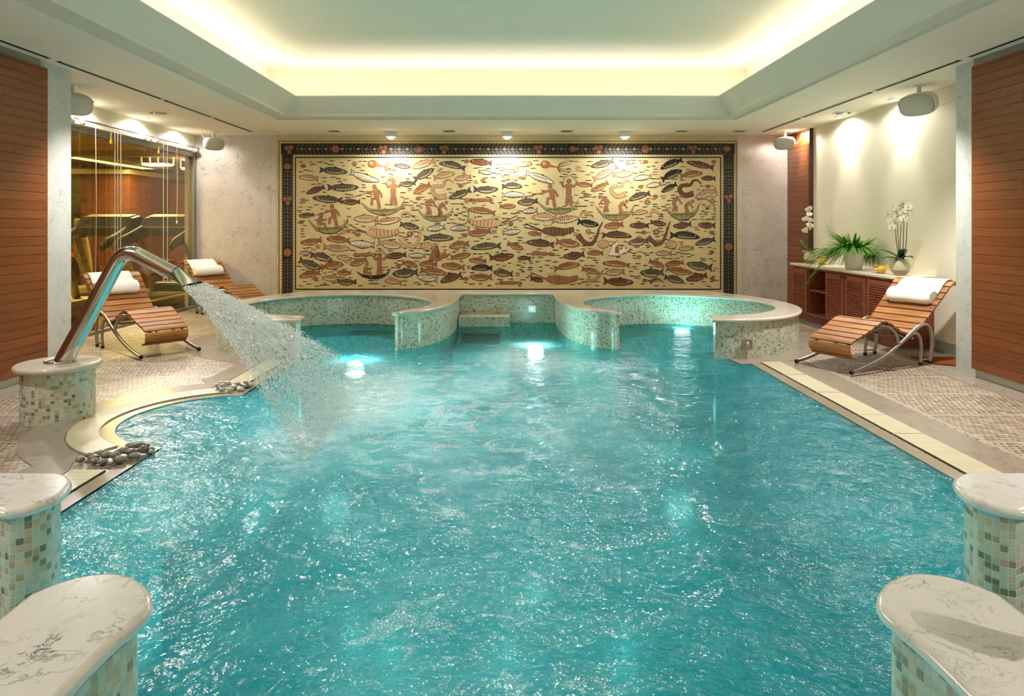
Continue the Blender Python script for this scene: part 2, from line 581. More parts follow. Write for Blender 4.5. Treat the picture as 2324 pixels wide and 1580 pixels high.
def emit(name, col, strength):
    m, nt = new_mat(name); g = G(nt)
    e = g.n('ShaderNodeEmission', i_Color=col, i_Strength=strength)
    g.out(e.outputs[0])
    return m


M['lamp_warm'] = emit('lamp_warm', (1, .86, .62), 40)
M['lamp_cove'] = emit('lamp_cove', (1, .88, .62), 9)
M['lamp_pool'] = emit('lamp_underwater', (.85, 1, .97), 60)
M['lamp_pool_dim'] = emit('lamp_underwater_dim', (.85, 1, .97), .8)
M['lamp_gym'] = emit('lamp_gym', (1, .88, .62), 14)
M['lamp_gym_strip'] = emit('lamp_gym_strip', (1, .9, .62), 3.2)


def tess(name, col, col2, pit=.008):
    """small stone tesserae of one hue"""
    m, nt = new_mat(name); g = G(nt)
    v = g.coords()
    vo = g.n('ShaderNodeTexVoronoi', i_Scale=1 / pit, i_Vector=v)
    de = g.n('ShaderNodeTexVoronoi', feature='DISTANCE_TO_EDGE', i_Scale=1 / pit, i_Vector=v)
    r = g.sep(vo.outputs['Color'])[0]
    col_ = g.mix(r, col, col2)
    large = g.maprange(g.noise(v, 1.4, 4), .35, .65)
    col_ = g.mix(g.math('MULTIPLY', large, .30), col_, tuple(c * .55 for c in col))
    gr = g.maprange(de.outputs['Distance'], 0, .12, 1, 0)
    col_ = g.mix(g.math('MULTIPLY', gr, .35), col_, tuple(c * .5 for c in col))
    g.out(g.principled(col_, .55, g.bump(de.outputs['Distance'], .25, .003), 0, .4))
    return m


M['t_field'] = tess('tesserae_straw', srgb(206, 184, 130), srgb(226, 208, 158))
M['t_leaf'] = tess('tesserae_dark_leaf', srgb(84, 80, 62), srgb(108, 102, 80))
M['t_margin'] = tess('tesserae_sand', srgb(206, 184, 136), srgb(220, 200, 154))
M['t_black'] = tess('tesserae_black', srgb(22, 18, 16), srgb(46, 38, 32))
M['t_grey'] = tess('tesserae_grey', srgb(92, 84, 66), srgb(118, 108, 86))
M['t_brown'] = tess('tesserae_brown', srgb(112, 70, 46), srgb(140, 90, 60))
M['t_orange'] = tess('tesserae_orange', srgb(146, 90, 54), srgb(176, 118, 76))
M['t_tan'] = tess('tesserae_tan', srgb(198, 156, 110), srgb(214, 178, 132))
M['t_white'] = tess('tesserae_white', srgb(226, 214, 186), srgb(240, 230, 206))
M['t_flesh'] = tess('tesserae_flesh', srgb(150, 98, 66), srgb(176, 124, 90))
M['t_olive'] = tess('tesserae_olive', srgb(150, 136, 84), srgb(176, 160, 104))


def water_mat():
    m, nt = new_mat('pool_water'); g = G(nt)
    v = g.coords(); s = g.sep(v)
    def blob(x, y, rx, ry):
        dx = g.math('DIVIDE', g.math('SUBTRACT', s[0], x), rx); dy = g.math('DIVIDE', g.math('SUBTRACT', s[1], y), ry)
        d = g.math('SQRT', g.math('ADD', g.math('MULTIPLY', dx, dx), g.math('MULTIPLY', dy, dy)))
        return g.maprange(d, 0, 1, 1, 0, True)
    # where the jets churn the pool
    churn = g.math('MAXIMUM', blob(-.55, 4.6, 2.0, 2.8), g.math('MULTIPLY', blob(.3, 6.3, 1.3, 1.5), .9))
    churn = g.math('MAXIMUM', churn, g.math('MULTIPLY', blob(-.1, 2.0, .9, 1.3), .55))
    churn = g.math('MAXIMUM', churn, g.math('MULTIPLY', blob(-1.6, 3.2, 1.2, 1.6), .6))
    land = g.math('MAXIMUM', blob(-1.0, 4.9, .55, 1.2), blob(-1.2, 3.95, .5, .9))
    land = g.math('MAXIMUM', land, g.math('MAXIMUM', blob(.20, 6.35, .5, 1.1), g.math('MULTIPLY', blob(-.2, 5.3, .5, .6), .5)))
    # small waves
    w1 = g.noise(g.vmath('ADD', v, (3, 1, 0)), 5.0, 3, .55, .4)
    w2 = g.noise(v, 17, 3, .55, .5)
    w3 = g.noise(v, 55, 2, .5)
    rough_amt = g.maprange(churn, 0, 1, .45, 1.0)
    h = g.math('ADD', g.math('MULTIPLY', w1, 1.0), g.math('MULTIPLY', g.math('ADD', g.math('MULTIPLY', w2, .55), g.math('MULTIPLY', w3, .20)), rough_amt))
    nrm = g.bump(h, .36, .11)
    # aerated water is paler
    cloud = g.noise(v, 1.1, 5, .6, .5)
    wisps = g.noise(g.scale(v, (1.0, 1.7, 1)), 3.2, 6, .65, .8)
    pale = g.math('ADD', g.math('MULTIPLY', g.maprange(cloud, .35, .7), .35), g.math('MULTIPLY', g.maprange(wisps, .42, .72), .35))
    pale = g.math('ADD', g.math('MULTIPLY', pale, g.maprange(churn, 0, 1, .6, 1.2)), g.math('MULTIPLY', churn, .45), clamp=True)
    body = g.mix(pale, srgb(14, 144, 160), srgb(118, 206, 212))
    # foam: clusters of tiny bubbles
    vor = g.n('ShaderNodeTexVoronoi', i_Scale=150.0, i_Vector=v)
    bub = g.maprange(vor.outputs['Distance'], .22, .46, 1, 0)
    fl = g.noise(g.scale(v, (1, 1.3, 1)), 3.4, 7, .66, 1.4)
    th = g.maprange(churn, 0, 1, .615, .50)
    fpatch = g.maprange(g.math('SUBTRACT', fl, th), 0, .035)
    foam = g.math('MULTIPLY', fpatch, g.math('ADD', g.math('MULTIPLY', bub, .8), .15), clamp=True)
    fl2 = g.noise(g.scale(g.vmath('ADD', v, (4, 9, 0)), (1, 1.5, 1)), 9.5, 7, .70, 1.2)
    fleck = g.math('MULTIPLY', g.maprange(g.math('SUBTRACT', fl2, g.maprange(churn, 0, 1, .66, .535)), 0, .06), g.math('ADD', g.math('MULTIPLY', bub, .6), .25))
    foam = g.math('MAXIMUM', foam, fleck)
    splash = g.math('MULTIPLY', land, g.maprange(g.noise(v, 14, 5, .7, .6), .38, .62, .25, 1.0))
    foam = g.math('MAXIMUM', foam, splash, clamp=True)
    col = g.mix(g.math('MULTIPLY', foam, .95), body, (.88, .97, .98))
    dif = g.n('ShaderNodeBsdfDiffuse', i_Color=col, i_Normal=nrm).outputs[0]
    trl = g.n('ShaderNodeBsdfTranslucent', i_Color=col, i_Normal=nrm).outputs[0]
    mx0 = g.n('ShaderNodeMixShader', i_0=.45, i_1=dif, i_2=trl).outputs[0]
    tra = g.n('ShaderNodeBsdfTransparent', i_Color=srgb(120, 222, 220)).outputs[0]
    calm = g.maprange(s[1], 6.6, 7.5, 1.0, .45)
    opac = g.math('MAXIMUM', g.math('MULTIPLY', g.maprange(pale, 0, 1, .55, .84), calm), foam)
    mx1 = g.n('ShaderNodeMixShader', i_0=opac, i_1=tra, i_2=mx0).outputs[0]
    gl = g.n('ShaderNodeBsdfGlossy', i_Roughness=.095, i_Normal=nrm).outputs[0]
    fr = g.n('ShaderNodeFresnel', i_IOR=two_sided_ior(g, 1.33), i_Normal=nrm).outputs[0]
    mx2 = g.n('ShaderNodeMixShader', i_0=g.math('MINIMUM', fr, .22), i_1=mx1, i_2=gl).outputs[0]
    g.out(mx2)
    return m


M['water'] = water_mat()


def spray_mat():
    m, nt = new_mat('falling_water'); g = G(nt)
    dif = g.n('ShaderNodeBsdfDiffuse', i_Color=(.97, .97, .93)).outputs[0]
    trl = g.n('ShaderNodeBsdfTranslucent', i_Color=(.97, .97, .93)).outputs[0]
    mx0 = g.n('ShaderNodeMixShader', i_0=.5, i_1=dif, i_2=trl).outputs[0]
    tr = g.n('ShaderNodeBsdfTransparent', i_Color=(.97, .98, .96)).outputs[0]
    mx1 = g.n('ShaderNodeMixShader', i_0=.55, i_1=tr, i_2=mx0).outputs[0]
    gl = g.n('ShaderNodeBsdfGlossy', i_Roughness=.22).outputs[0]
    mx2 = g.n('ShaderNodeMixShader', i_0=.13, i_1=mx1, i_2=gl).outputs[0]
    g.out(mx2)
    return m


M['spray'] = spray_mat()
# ------------------------------------------------------------------ the room
H = 2.605           # low ceiling
YB = 10.35          # wall with the mural
XL, XR = -4.74, 4.30
PW = 3.84           # pilaster faces
YN = -2.2           # end of the room behind the camera

# pool outline (counter-clockwise seen from above), water edge
SC = 1.88; SY = 7.60
hole = [(2.2, 2.25), (2.2, 6.28)]
hole += arc((SC, SY), 1.13, -72, 78, 40)
hole += [(2.0, 8.88), (-2.0, 8.88)]
hole += arc((-SC, SY), 1.13, 102, 262, 42)
hole += [(-1.94, 6.36), (-1.94, 5.01)]
hole += arc((-1.86, 4.42), .59, 97, 262, 36)
hole += [(-1.94, 3.82), (-1.94, 2.25), (-3.0, 2.25), (-3.0, .35), (3.0, .35), (3.0, 2.25)]


def plane_with_hole(name, outer, inner, z, mat):
    polys = [[Vector((p[0], p[1], 0)) for p in outer], [Vector((p[0], p[1], 0)) for p in inner]]
    tris = tessellate_polygon(polys)
    pts = [(p[0], p[1], z) for p in outer + inner]
    b = MB()
    fs = []
    for t in tris:
        a, c, d = (Vector(pts[i]) for i in t)
        if (c - a).cross(d - a).z < 0: t = (t[0], t[2], t[1])
        fs.append(tuple(t))
    b.add(pts, fs)
    return b.build(name, mat)


outer = [(XL, YN), (XR, YN), (XR, YB), (XL, YB)]
fl = MB()
o = plane_with_hole('floor', outer, hole, 0.0, M['deck'])
struct(o, 'pale stone block pool deck with rows of dark gaps')
# left half of the deck is laid at another angle
o.data.materials.append(M['deck_left'])
for p in o.data.polygons:
    pass

# basin
b = MB()
b.sides(hole, -1.3, 0.0, 0, flip=True)
xs = [p[0] for p in hole]; ys = [p[1] for p in hole]
b.add([(min(xs) - .1, min(ys) - .1, -1.3), (max(xs) + .1, min(ys) - .1, -1.3), (max(xs) + .1, max(ys) + .1, -1.3), (min(xs) - .1, max(ys) + .1, -1.3)], [(0, 1, 2, 3)])
struct(b.build('floor_basin', M['pool_tile']), 'turquoise tiled pool basin under the water')

# walls
b = MB(); b.box(XL - .15, -3.5, YB, YB + .15, 0, H); b.box(3.5, XR + .15, YB, YB + .15, 0, H); b.box(-3.5, 3.5, YB + .02, YB + .15, 0, H)
b.box(-3.56, -3.502, YB - .012, YB, 0, H); b.box(3.502, 3.56, YB - .012, YB, 0, H)
struct(b.build('wall_back', M['marble_wall']), 'veined pale marble slab wall either side of the fish mural')
b = MB(); b.box(XR, XR + .12, 5.84, YB, 0, H)
struct(b.build('wall_right', M['cream']), 'plain cream alcove wall behind the plants')
b = MB(); b.box(PW, XR + .12, 5.60, 5.84, 0, H)
struct(b.build('wall_right_pilaster', M['marble_pillar']), 'grey marble pilaster beside the mahogany panelling, alcove side')
b = MB(); b.box(PW, PW + .1, YN, 5.60, 0, H)
struct(b.build('wall_right_near', M['marble_base']), 'marble backing and plinth below the panelling')
b = MB(); b.box(XL - .1, -PW, 5.66, 6.01, 0, H)
struct(b.build('wall_left_pilaster', M['marble_pillar']), 'grey marble pilaster beside the glass wall of the gym')
b = MB(); b.box(-PW - .1, -PW, YN, 5.66, 0, H)
struct(b.build('wall_left_near', M['marble_base']), 'marble backing and plinth below the panelling')
b = MB(); b.box(XL - .12, XL, 6.01, YB, 2.40, H)
struct(b.build('wall_left', M['cream']), 'cream bulkhead above the glass wall')
b = MB(); b.box(-PW - .1, PW + .1, YN - .1, YN, 0, H)
struct(b.build('wall_front', M['cream']), 'cream wall at the near end of the room')

# mahogany panelling (one long board wall per side, boards in the material, real grooved faces)
def panelling(name, x0, x1, y0, y1, z0, z1, face):
    b = MB(); pl = .072; z = math.ceil(z0 / pl) * pl
    zz = [z0]
    while z < z1 - .01:
        if z > z0 + .01: zz.append(z)
        z += pl
    zz.append(z1)
    core = (x0, x1 - .006) if face > 0 else (x0 + .006, x1)
    b.box(core[0], core[1], y0, y1, z0, z1)
    for a, c in zip(zz[:-1], zz[1:]):
        if face > 0: b.box(x1 - .006, x1, y0, y1, a + .003, c)
        else: b.box(x0, x0 + .006, y0, y1, a + .003, c)
    return b.build(name, M['panel_wood'])

struct(panelling('trim_1', -PW, -PW + .03, YN, 5.66, .07, H - .06, 1), 'reddish mahogany plank panelling beside the water spout')
struct(panelling('trim_2', PW - .03, PW, YN, 5.60, .07, H - .06, -1), 'reddish mahogany plank panelling beside the lounger')
b = MB()
p = panelling('trim_3', XR - .05, XR, 9.62, YB - .001, .0, H, -1)
struct(p, 'narrow mahogany plank panel at the corner of the alcove')
b = MB(); b.box(XR - .055, XR, 9.585, 9.62, 0, H)
struct(b.build('trim_4', simple('dark_mahogany_edge', srgb(74, 36, 22), .4)), 'dark mahogany edge strip of the alcove panel')

# baseboards
b = MB(); b.box(XR - .014, XR, 5.84, 6.84, 0, .105); b.box(XR - .014, XR, 9.28, 9.585, 0, .105)
struct(b.build('baseboard_right', M['marble_base'], bevel=.003), 'grey marble baseboard of the alcove')
b = MB(); b.box(3.56, XR - .06, YB - .014, YB, 0, .08); b.box(XL, -3.56, YB - .014, YB, 0, .08)
struct(b.build('baseboard_back', M['marble_base'], bevel=.003), 'marble baseboard under the slab wall')
b = MB(); b.box(XL, XL + .05, 6.01, YB, 0, .035)
struct(b.build('baseboard_left', M['alu'], bevel=.004), 'pale sill of the glass wall')

# low ceiling with the tray opening
TX, TY = 2.97, 8.83
tray = [(-TX, -1.7), (TX, -1.7), (TX, TY), (-TX, TY)]
o = plane_with_hole('ceiling', [(XL - .1, YN - .1), (XR + .1, YN - .1), (XR + .1, YB + .1), (XL - .1, YB + .1)], tray, H, M['plaster'])
struct(o, 'low plaster ceiling around the lit tray')
# stepped and sloping cornice round the opening; profile (inset, z)
prof = [(0, H), (0, H + .022), (.165, H + .022), (.165, H + .052), (.335, H + .232), (.342, H + .243), (.338, H + .255), (.322, H + .258),
        (.30, H + .25), (.10, H + .10), (-.16, H + .10)]
def ring(d):
    return [(-TX + d, -1.7 + d), (TX - d, -1.7 + d), (TX - d, TY - d), (-TX + d, TY - d)]
b = MB(); vs = []; fs = []
for k, (d, z) in enumerate(prof):
    vs += [(q[0], q[1], z) for q in ring(d)]
for k in range(len(prof) - 1):
    for i in range(4):
        j = (i + 1) % 4
        fs.append((k * 4 + i, (k + 1) * 4 + i, (k + 1) * 4 + j, k * 4 + j))
b.add(vs, fs)
struct(b.build('ceiling_cornice', M['cornice'], smooth=25), 'grey-green stepped and sloping cornice of the ceiling tray')
b = MB(); vs = []; fs = []
for d, z in ((-.16, H + .10), (-.16, H + .685)):
    vs += [(q[0], q[1], z) for q in ring(d)]
for i in range(4):
    j = (i + 1) % 4
    fs.append((i, 4 + i, 4 + j, j))
fs.append((7, 6, 5, 4))
b.add(vs, fs)
struct(b.build('ceiling_tray', M['plaster']), 'upper plaster ceiling of the lit tray')

# slot diffusers let into the low ceiling
def slot(x, segs, label):
    t = empty('slot_vent', (x, segs[0][0], H))
    tag(t, label, 'ceiling vent', 'long slot vents in the low ceiling')
    y00 = segs[0][0]
    for y0, y1 in segs:
        b = MB(); b.box(-.018, .018, y0 - y00, y1 - y00, -.0035, .004); s = b.build('slot', M['dark_slot'], t)
        b = MB(); b.box(-.034, -.0185, y0 - y00, y1 - y00, -.006, .004); b.box(.0185, .034, y0 - y00, y1 - y00, -.006, .004)
        b.build('slot_frame', M['cornice'], s)
slot(-3.72, [(1.0, 5.55), (5.66, 7.35), (7.42, 8.6), (8.68, 9.95)], 'long dark slot vent in the ceiling along the gym side')
slot(3.72, [(1.0, 5.5), (5.62, 6.9), (6.98, 8.6), (8.68, 9.95)], 'long dark slot vent in the ceiling along the plant alcove side')
# channel above the panelling
for sx, n in ((-1, 5), (1, 6)):
    b = MB(); b.box(sx * (PW - .012), sx * (PW - .002), YN, 5.6, H - .055, H) if sx > 0 else b.box(-(PW - .002), -(PW - .012), YN, 5.6, H - .055, H)
    struct(b.build('trim_%d' % n, M['alu']), 'thin metal channel between panelling and ceiling, %s side' % ('alcove' if sx > 0 else 'gym'))

# marble bands laid in the deck
def band(path, w0, w1, z0, z1, mat, name, closed=False):
    """ribbon along a path; w0/w1 = offsets to the right-hand side"""
    n = len(path); nr = []
    for i in range(n):
        a = path[max(i - 1, 0)] if not closed else path[i - 1]; c = path[min(i + 1, n - 1)] if not closed else path[(i + 1) % n]
        tx, ty = c[0] - a[0], c[1] - a[1]; l = math.hypot(tx, ty) or 1
        nr.append((ty / l, -tx / l))
    A = [(p[0] + q[0] * w0, p[1] + q[1] * w0) for p, q in zip(path, nr)]
    B = [(p[0] + q[0] * w1, p[1] + q[1] * w1) for p, q in zip(path, nr)]
    b = MB(); vs = [(p[0], p[1], z) for z in (z0, z1) for p in A + B]
    fs = []
    m = 2 * n
    for i in range(n if closed else n - 1):
        j = (i + 1) % n
        fs += [(m + i, m + n + i, m + n + j, m + j), (i, m + i, m + j, j), (n + j, m + n + j, m + n + i, n + i)]
    if not closed:
        fs += [(0, n, m + n, m), (n - 1, m + n - 1, m + 2 * n - 1, 2 * n - 1)]
    b.add(vs, fs)
    return b.build(name, mat)

yr = [(2.2, 2.43 + (6.22 - 2.43) * i / 24) for i in range(25)]
struct(band(yr, -.006, .08, -.05, .0015, M['marble_curb'], 'trim_7'), 'wet stone curb at the straight edge of the pool by the lounger')
struct(band(yr, .285, .52, -.01, .003, M['marble_floor'], 'trim_8'), 'marble band behind the straight overflow grate')
bay = arc((-1.86, 4.42), .59, 262, 97, 44)
lowl = [(-1.94, 2.43 + (3.72 - 2.43) * i / 10) for i in range(11)]
upl = [(-1.94, 5.0 + (6.38 - 5.0) * i / 12) for i in range(13)]
edge = lowl + bay + upl
bay_c = (-1.86, 4.42)
curb = [(-1.94, 2.43), (-1.94, 3.80)] + [(-1.98, 3.835)] + arc(bay_c, .59, 255, 102, 40) + [(-1.98, 5.0), (-1.94, 5.01), (-1.94, 6.38)]
curb_o = [(-2.02, 2.43), (-2.02, 3.66), (-2.06, 3.78)] + arc(bay_c, .665, 250, 108, 40) + [(-2.08, 5.05), (-2.02, 5.10), (-2.02, 6.38)]
b = MB()
n = min(len(curb), len(curb_o))
b.add([(p[0], p[1], .0015) for p in curb + curb_o] + [(p[0], p[1], -.05) for p in curb + curb_o],
      [(i, i + 1, n + i + 1, n + i)[::-1] for i in range(n - 1)] + [(i, 2 * n + i, 2 * n + i + 1, i + 1)[::-1] for i in range(n - 1)])
struct(b.build('trim_9', M['marble_curb']), 'wet stone curb of the pool edge round the rounded bay')
# broad marble border outside the curved grate
bo_i = [(-2.22, 2.43), (-2.22, 3.45)] + arc(bay_c, .845, 236, 118, 36) + [(-2.25, 5.28), (-2.22, 5.4), (-2.22, 6.25)]
bo_o = [(-2.42, 2.43), (-2.46, 3.3)] + arc(bay_c, 1.07, 236, 118, 36) + [(-2.46, 5.5), (-2.42, 5.6), (-2.42, 6.25)]
n = len(bo_i)
b = MB(); b.add([(p[0], p[1], .0042) for p in bo_i + bo_o], [(i, i + 1, n + i + 1, n + i)[::-1] for i in range(n - 1)])
struct(b.build('trim_10', M['marble_floor']), 'broad marble border round the curved overflow grate')
# marble rings round the two far tubs and bands along the walls
struct(band(arc((-SC, SY), 1.24, 262, 110, 40), -.30, 0, -.01, .003, M['marble_floor'], 'trim_11'), 'marble ring in the deck round the tub by the gym')
struct(band(arc((SC, SY), 1.24, -82, 70, 40), .27, 0, -.01, .003, M['marble_floor'], 'trim_12'), 'marble ring in the deck round the tub by the alcove')
b = MB(); b.box(-PW, -PW + .26, YN, 6.01, -.01, .003); b.box(XL, -PW, 6.01, 6.3, -.01, .003)
struct(b.build('trim_13', M['marble_floor']), 'marble band in the deck along the panelling by the spout')
b = MB(); b.box(PW - .22, PW, YN, 5.86, -.01, .003); b.box(PW - .1, XR, 5.86, 6.9, -.01, .0025)
struct(b.build('trim_14', M['marble_floor']), 'marble band in the deck along the panelling by the lounger')

# ------------------------------------------------------------------ overflow grates
def trough_floor(b, poly):
    b.add([(p[0], p[1], .0005) for p in poly], [tuple(range(len(poly)))], 1)

def straight_grate(x0, x1, y0, y1, label, group='cream overflow grates'):
    t = empty('overflow_grate', ((x0 + x1) / 2, (y0 + y1) / 2, .002))
    tag(t, label, 'grate', group)
    hx, hy = (x1 - x0) / 2, (y1 - y0) / 2
    b = MB(); b.box(-hx, hx, -hy, hy, -.004, -.001); b.build('trough', M['dark_slot'], t)
    b = MB(); y = -hy + .006
    while y < hy - .006:
        b.box(-hx + .004, hx - .004, y, y + .0085, -.001, .009); y += .0135
    b.build('grate_bars', M['grate'], t)
    b = MB(); k = 7
    for i in range(k):
        xx = -hx + .008 + (2 * hx - .016) * i / (k - 1)
        b.box(xx - .004, xx + .004, -hy + .003, hy - .003, -.001, .0075)
    b.build('grate_ribs', M['grate'], t)

ys_ = [2.45, 3.35, 4.05, 4.45, 5.05, 5.65, 6.18]
nm = ['nearest the near tub', 'second from the near tub', 'third from the near tub', 'third from the far tub',
      'second from the far tub', 'touching the far tub']
for i in range(6):
    straight_grate(2.29, 2.475, ys_[i] + .004, ys_[i + 1] - .004, 'cream overflow grate on the long straight pool edge, ' + nm[i])
straight_grate(-2.205, -2.03, 2.45, 3.46, 'cream overflow grate between the grey pebbles and the near white coping')
straight_grate(-2.205, -2.03, 5.30, 6.28, 'cream overflow grate under the falling water, past the pale pebbles')

def curved_grate(a0, a1, label):
    t = empty('curved_overflow_grate', (bay_c[0], bay_c[1], .002))
    tag(t, label, 'grate', 'cream overflow grates')
    r0, r1 = .672, .838
    b = MB()
    A = arc((0, 0), r0, a0, a1, 50); B = arc((0, 0), r1, a0, a1, 50)
    n = len(A)
    b.add([(p[0], p[1], 0) for p in A + B], [(i, i + 1, n + i + 1, n + i) for i in range(n - 1)])
    o = b.build('trough', M['dark_slot'], t)
    b = MB(); a = a0 + .4
    while (a - a1) * (a0 - a1) > 0:
        ca, sa = math.cos(rad(a)), math.sin(rad(a))
        b.obox(((r0 + r1) / 2 * ca, (r0 + r1) / 2 * sa, .004), ((r1 - r0) / 2 * ca, (r1 - r0) / 2 * sa, 0), (-.0042 * sa, .0042 * ca, 0), (0, 0, .005))
        a += -1.05 if a1 < a0 else 1.05
    b.build('grate_bars', M['grate'], t)
    b = MB()
    for k in range(12):
        r = r0 + .006 + (r1 - r0 - .012) * k / 11
        A = arc((0, 0), r - .0045, a0, a1, 60); B = arc((0, 0), r + .0045, a0, a1, 60); n = len(A)
        b.add([(p[0], p[1], .0065) for p in A + B], [(i, i + 1, n + i + 1, n + i) for i in range(n - 1)])
    b.build('grate_ribs', M['grate'], t)
curved_grate(240, 143.5, 'wide curved cream grate round the bay beside the tiled pedestal')
curved_grate(142.5, 108, 'curved cream grate continuing from the pedestal towards the pale pebbles')
# ------------------------------------------------------------------ tubs with marble coping
RT = .375; RTH = .036
def tub(name, slab_poly, label, top_mat, zt=RT):
    t = empty(name, (0, 0, 0)); tag(t, label, 'pool wall')
    b = MB(); wall = offset(slab_poly, -.032)
    b.sides(wall, -1.28, zt - RTH + .002, 0)
    b.build('tiled_wall', M['tile_near'] if name == 'near_tub_wall' else M['tile'], t)
    b = MB(); b.slab(slab_poly, zt - RTH, zt)
    b.build('marble_coping', top_mat, t, smooth=50)
    return t

def polar(c, items):
    return [(c[0] + r * math.cos(rad(a)), c[1] + r * math.sin(rad(a))) for a, r in items]

cR = (SC, SY)
outer_r = polar(cR, [(-89, 1.27), (-80, 1.30), (-68, 1.325), (-55, 1.33), (-42, 1.315), (-28, 1.295), (-14, 1.285), (0, 1.28), (12, 1.285), (24, 1.31),
                     (36, 1.36), (47, 1.44), (57, 1.53), (66, 1.585), (72, 1.60)])
outer_r = [tuple(p) for p in spline([Vector(p) for p in outer_r], 4)]
inner_r = polar(cR, [(a, 1.025) for a in range(-86, 222, 5)])
arm = [(1.15, 6.80), (1.095, 6.765), (1.06, 6.80), (1.03, 6.865), (.97, 6.895), (.885, 6.945), (.79, 7.10), (.70, 7.32), (.632, 7.60), (.597, 7.90), (.582, 8.25), (.578, 8.66)]
arm = [tuple(p) for p in spline([Vector(p) for p in arm], 4)]
# right half from centre rear to the centre front wall
right = [(0.0, 9.15), (1.2, 9.15)][::-1]
poly = []
poly += outer_r                                   # arm end by the alcove -> rear
poly += [(1.6, 9.15), (0.8, 9.15), (0, 9.15)]
left_rear = [(-x, y) for x, y in reversed(outer_r)]
poly += [(-.8, 9.15), (-1.6, 9.15)] + left_rear
poly += [(-1.93, 6.345), (-1.93, 6.44)][:1] + [(-x, y) for x, y in inner_r]   # left tub inner, from its arm end round
poly += [(-x, y) for x, y in arm]
poly += [(-.578, 8.72), (.578, 8.72)]
poly += list(reversed(arm))
poly += list(reversed(inner_r))
def area(p): return sum(p[i - 1][0] * p[i][1] - p[i][0] * p[i - 1][1] for i in range(len(p))) / 2
if area(poly) < 0: poly.reverse()
clean = [poly[0]]
for q in poly[1:]:
    if math.hypot(q[0] - clean[-1][0], q[1] - clean[-1][1]) > .012: clean.append(q)
poly = clean
far = tub('tiled_tub_wall', poly, 'long curving mosaic tiled wall of the two far round tubs, beige marble coping', M['marble_top'])

def control_plate(parent, x, y, z, nx, ny):
    n = Vector((nx, ny, 0)).normalized(); a = Vector((-n.y, n.x, 0)); u = Vector((0, 0, 1))
    c = Vector((x, y, z))
    b = MB(); b.obox(c + n * .006, a * .05, u * .046, n * .008)
    p = b.build('control_plate', M['brushed'], parent, bevel=.003)
    b = MB(); b.lathe([(.024, 0), (.024, .006), (.018, .012), (0, .012)], 20, c + n * .014, 0, n)
    b.build('control_knob', M['steel'], p, smooth=40)
    b = MB()
    for i, j in ((-1, 1), (1, 1), (-1, -1), (1, -1)):
        b.lathe([(.005, 0), (.005, .003), (0, .003)], 10, c + a * (.038 * i) + u * (.034 * j) + n * .014, 0, n)
    b.build('screws', M['alu'], p)
control_plate(far, .32, 8.752, .17, 0, -1)
control_plate(far, 2.23, 6.35, .135, .12, -1)

# pale tiled block at the centre wall and the dark grilles under water
b = MB(); bl = [(-.60, 8.40), (.035, 8.40), (.035, 8.76), (-.60, 8.76)]
b.prism(bl, -1.2, .115)
b.uv = {}
b2 = MB(); b2.sides(bl, -1.2, .115); b2.add([(p[0], p[1], .115) for p in bl], [(0, 1, 2, 3)], 0, [[(p[0], p[1]) for p in bl]])
tag(b2.build('tiled_block', M['tile']), 'pale tiled block rising from the water against the centre wall', 'block')
b = MB(); b.box(-.575, .02, 7.25, 8.4, -.6, -.11)
o = b.build('bench_slab', M['marble_white']); tag(o, 'submerged bench under the water in front of the tiled block', 'bench')
t = empty('intake_grille', (-.315, 8.08, -.108)); tag(t, 'dark square intake grille under water before the tiled block', 'grille')
b = MB(); b.box(-.225, .225, -.29, .29, 0, .02); b.build('grille_plate', M['dark_grey'], t)
b = MB()
for k in range(9): b.box(-.21, .21, -.28 + k * .064, -.255 + k * .064, .02, .030)
b.build('grille_slats', M['black'], t)
t = empty('intake_grille', (-1.70, 8.44, -.098)); tag(t, 'dark intake grille under water in the tub by the gym', 'grille')
b = MB(); b.box(-.25, .25, -.085, .085, 0, .02); b.build('grille_plate', M['dark_grey'], t)
b = MB()
for k in range(3): b.box(-.235, .235, -.07 + k * .052, -.045 + k * .052, .02, .030)
b.build('grille_slats', M['black'], t)
# benches inside the far tubs
for s, nm in ((-1, 'gym'), (1, 'alcove')):
    b = MB(); ring_o = polar((s * SC, SY), [(a, 1.04) for a in range(0, 360, 6)])
    ring_i = polar((s * SC, SY), [(a, .66) for a in range(0, 360, 6)])
    n = len(ring_o)
    ks = [i for i in range(n) if not (228 < (i * 6 if s > 0 else (180 - i * 6) % 360) < 282)]
    ks = [i for i in range(n)]
    vs = [(p[0], p[1], z) for z in (-.10, -.5) for p in ring_o + ring_i]
    fs = []
    for i in range(n):
        j = (i + 1) % n; am = (i * 6 + 3) if s > 0 else (180 - (i * 6 + 3)) % 360
        if 224 < am < 276: continue
        fs += [(i, j, n + j, n + i), (n + i, n + j, 3 * n + j, 3 * n + i)]
    b.add(vs, fs)
    struct(b.build('trim_%d' % (20 + s), M['pool_tile']), 'submerged ring bench inside the tub by the ' + nm)

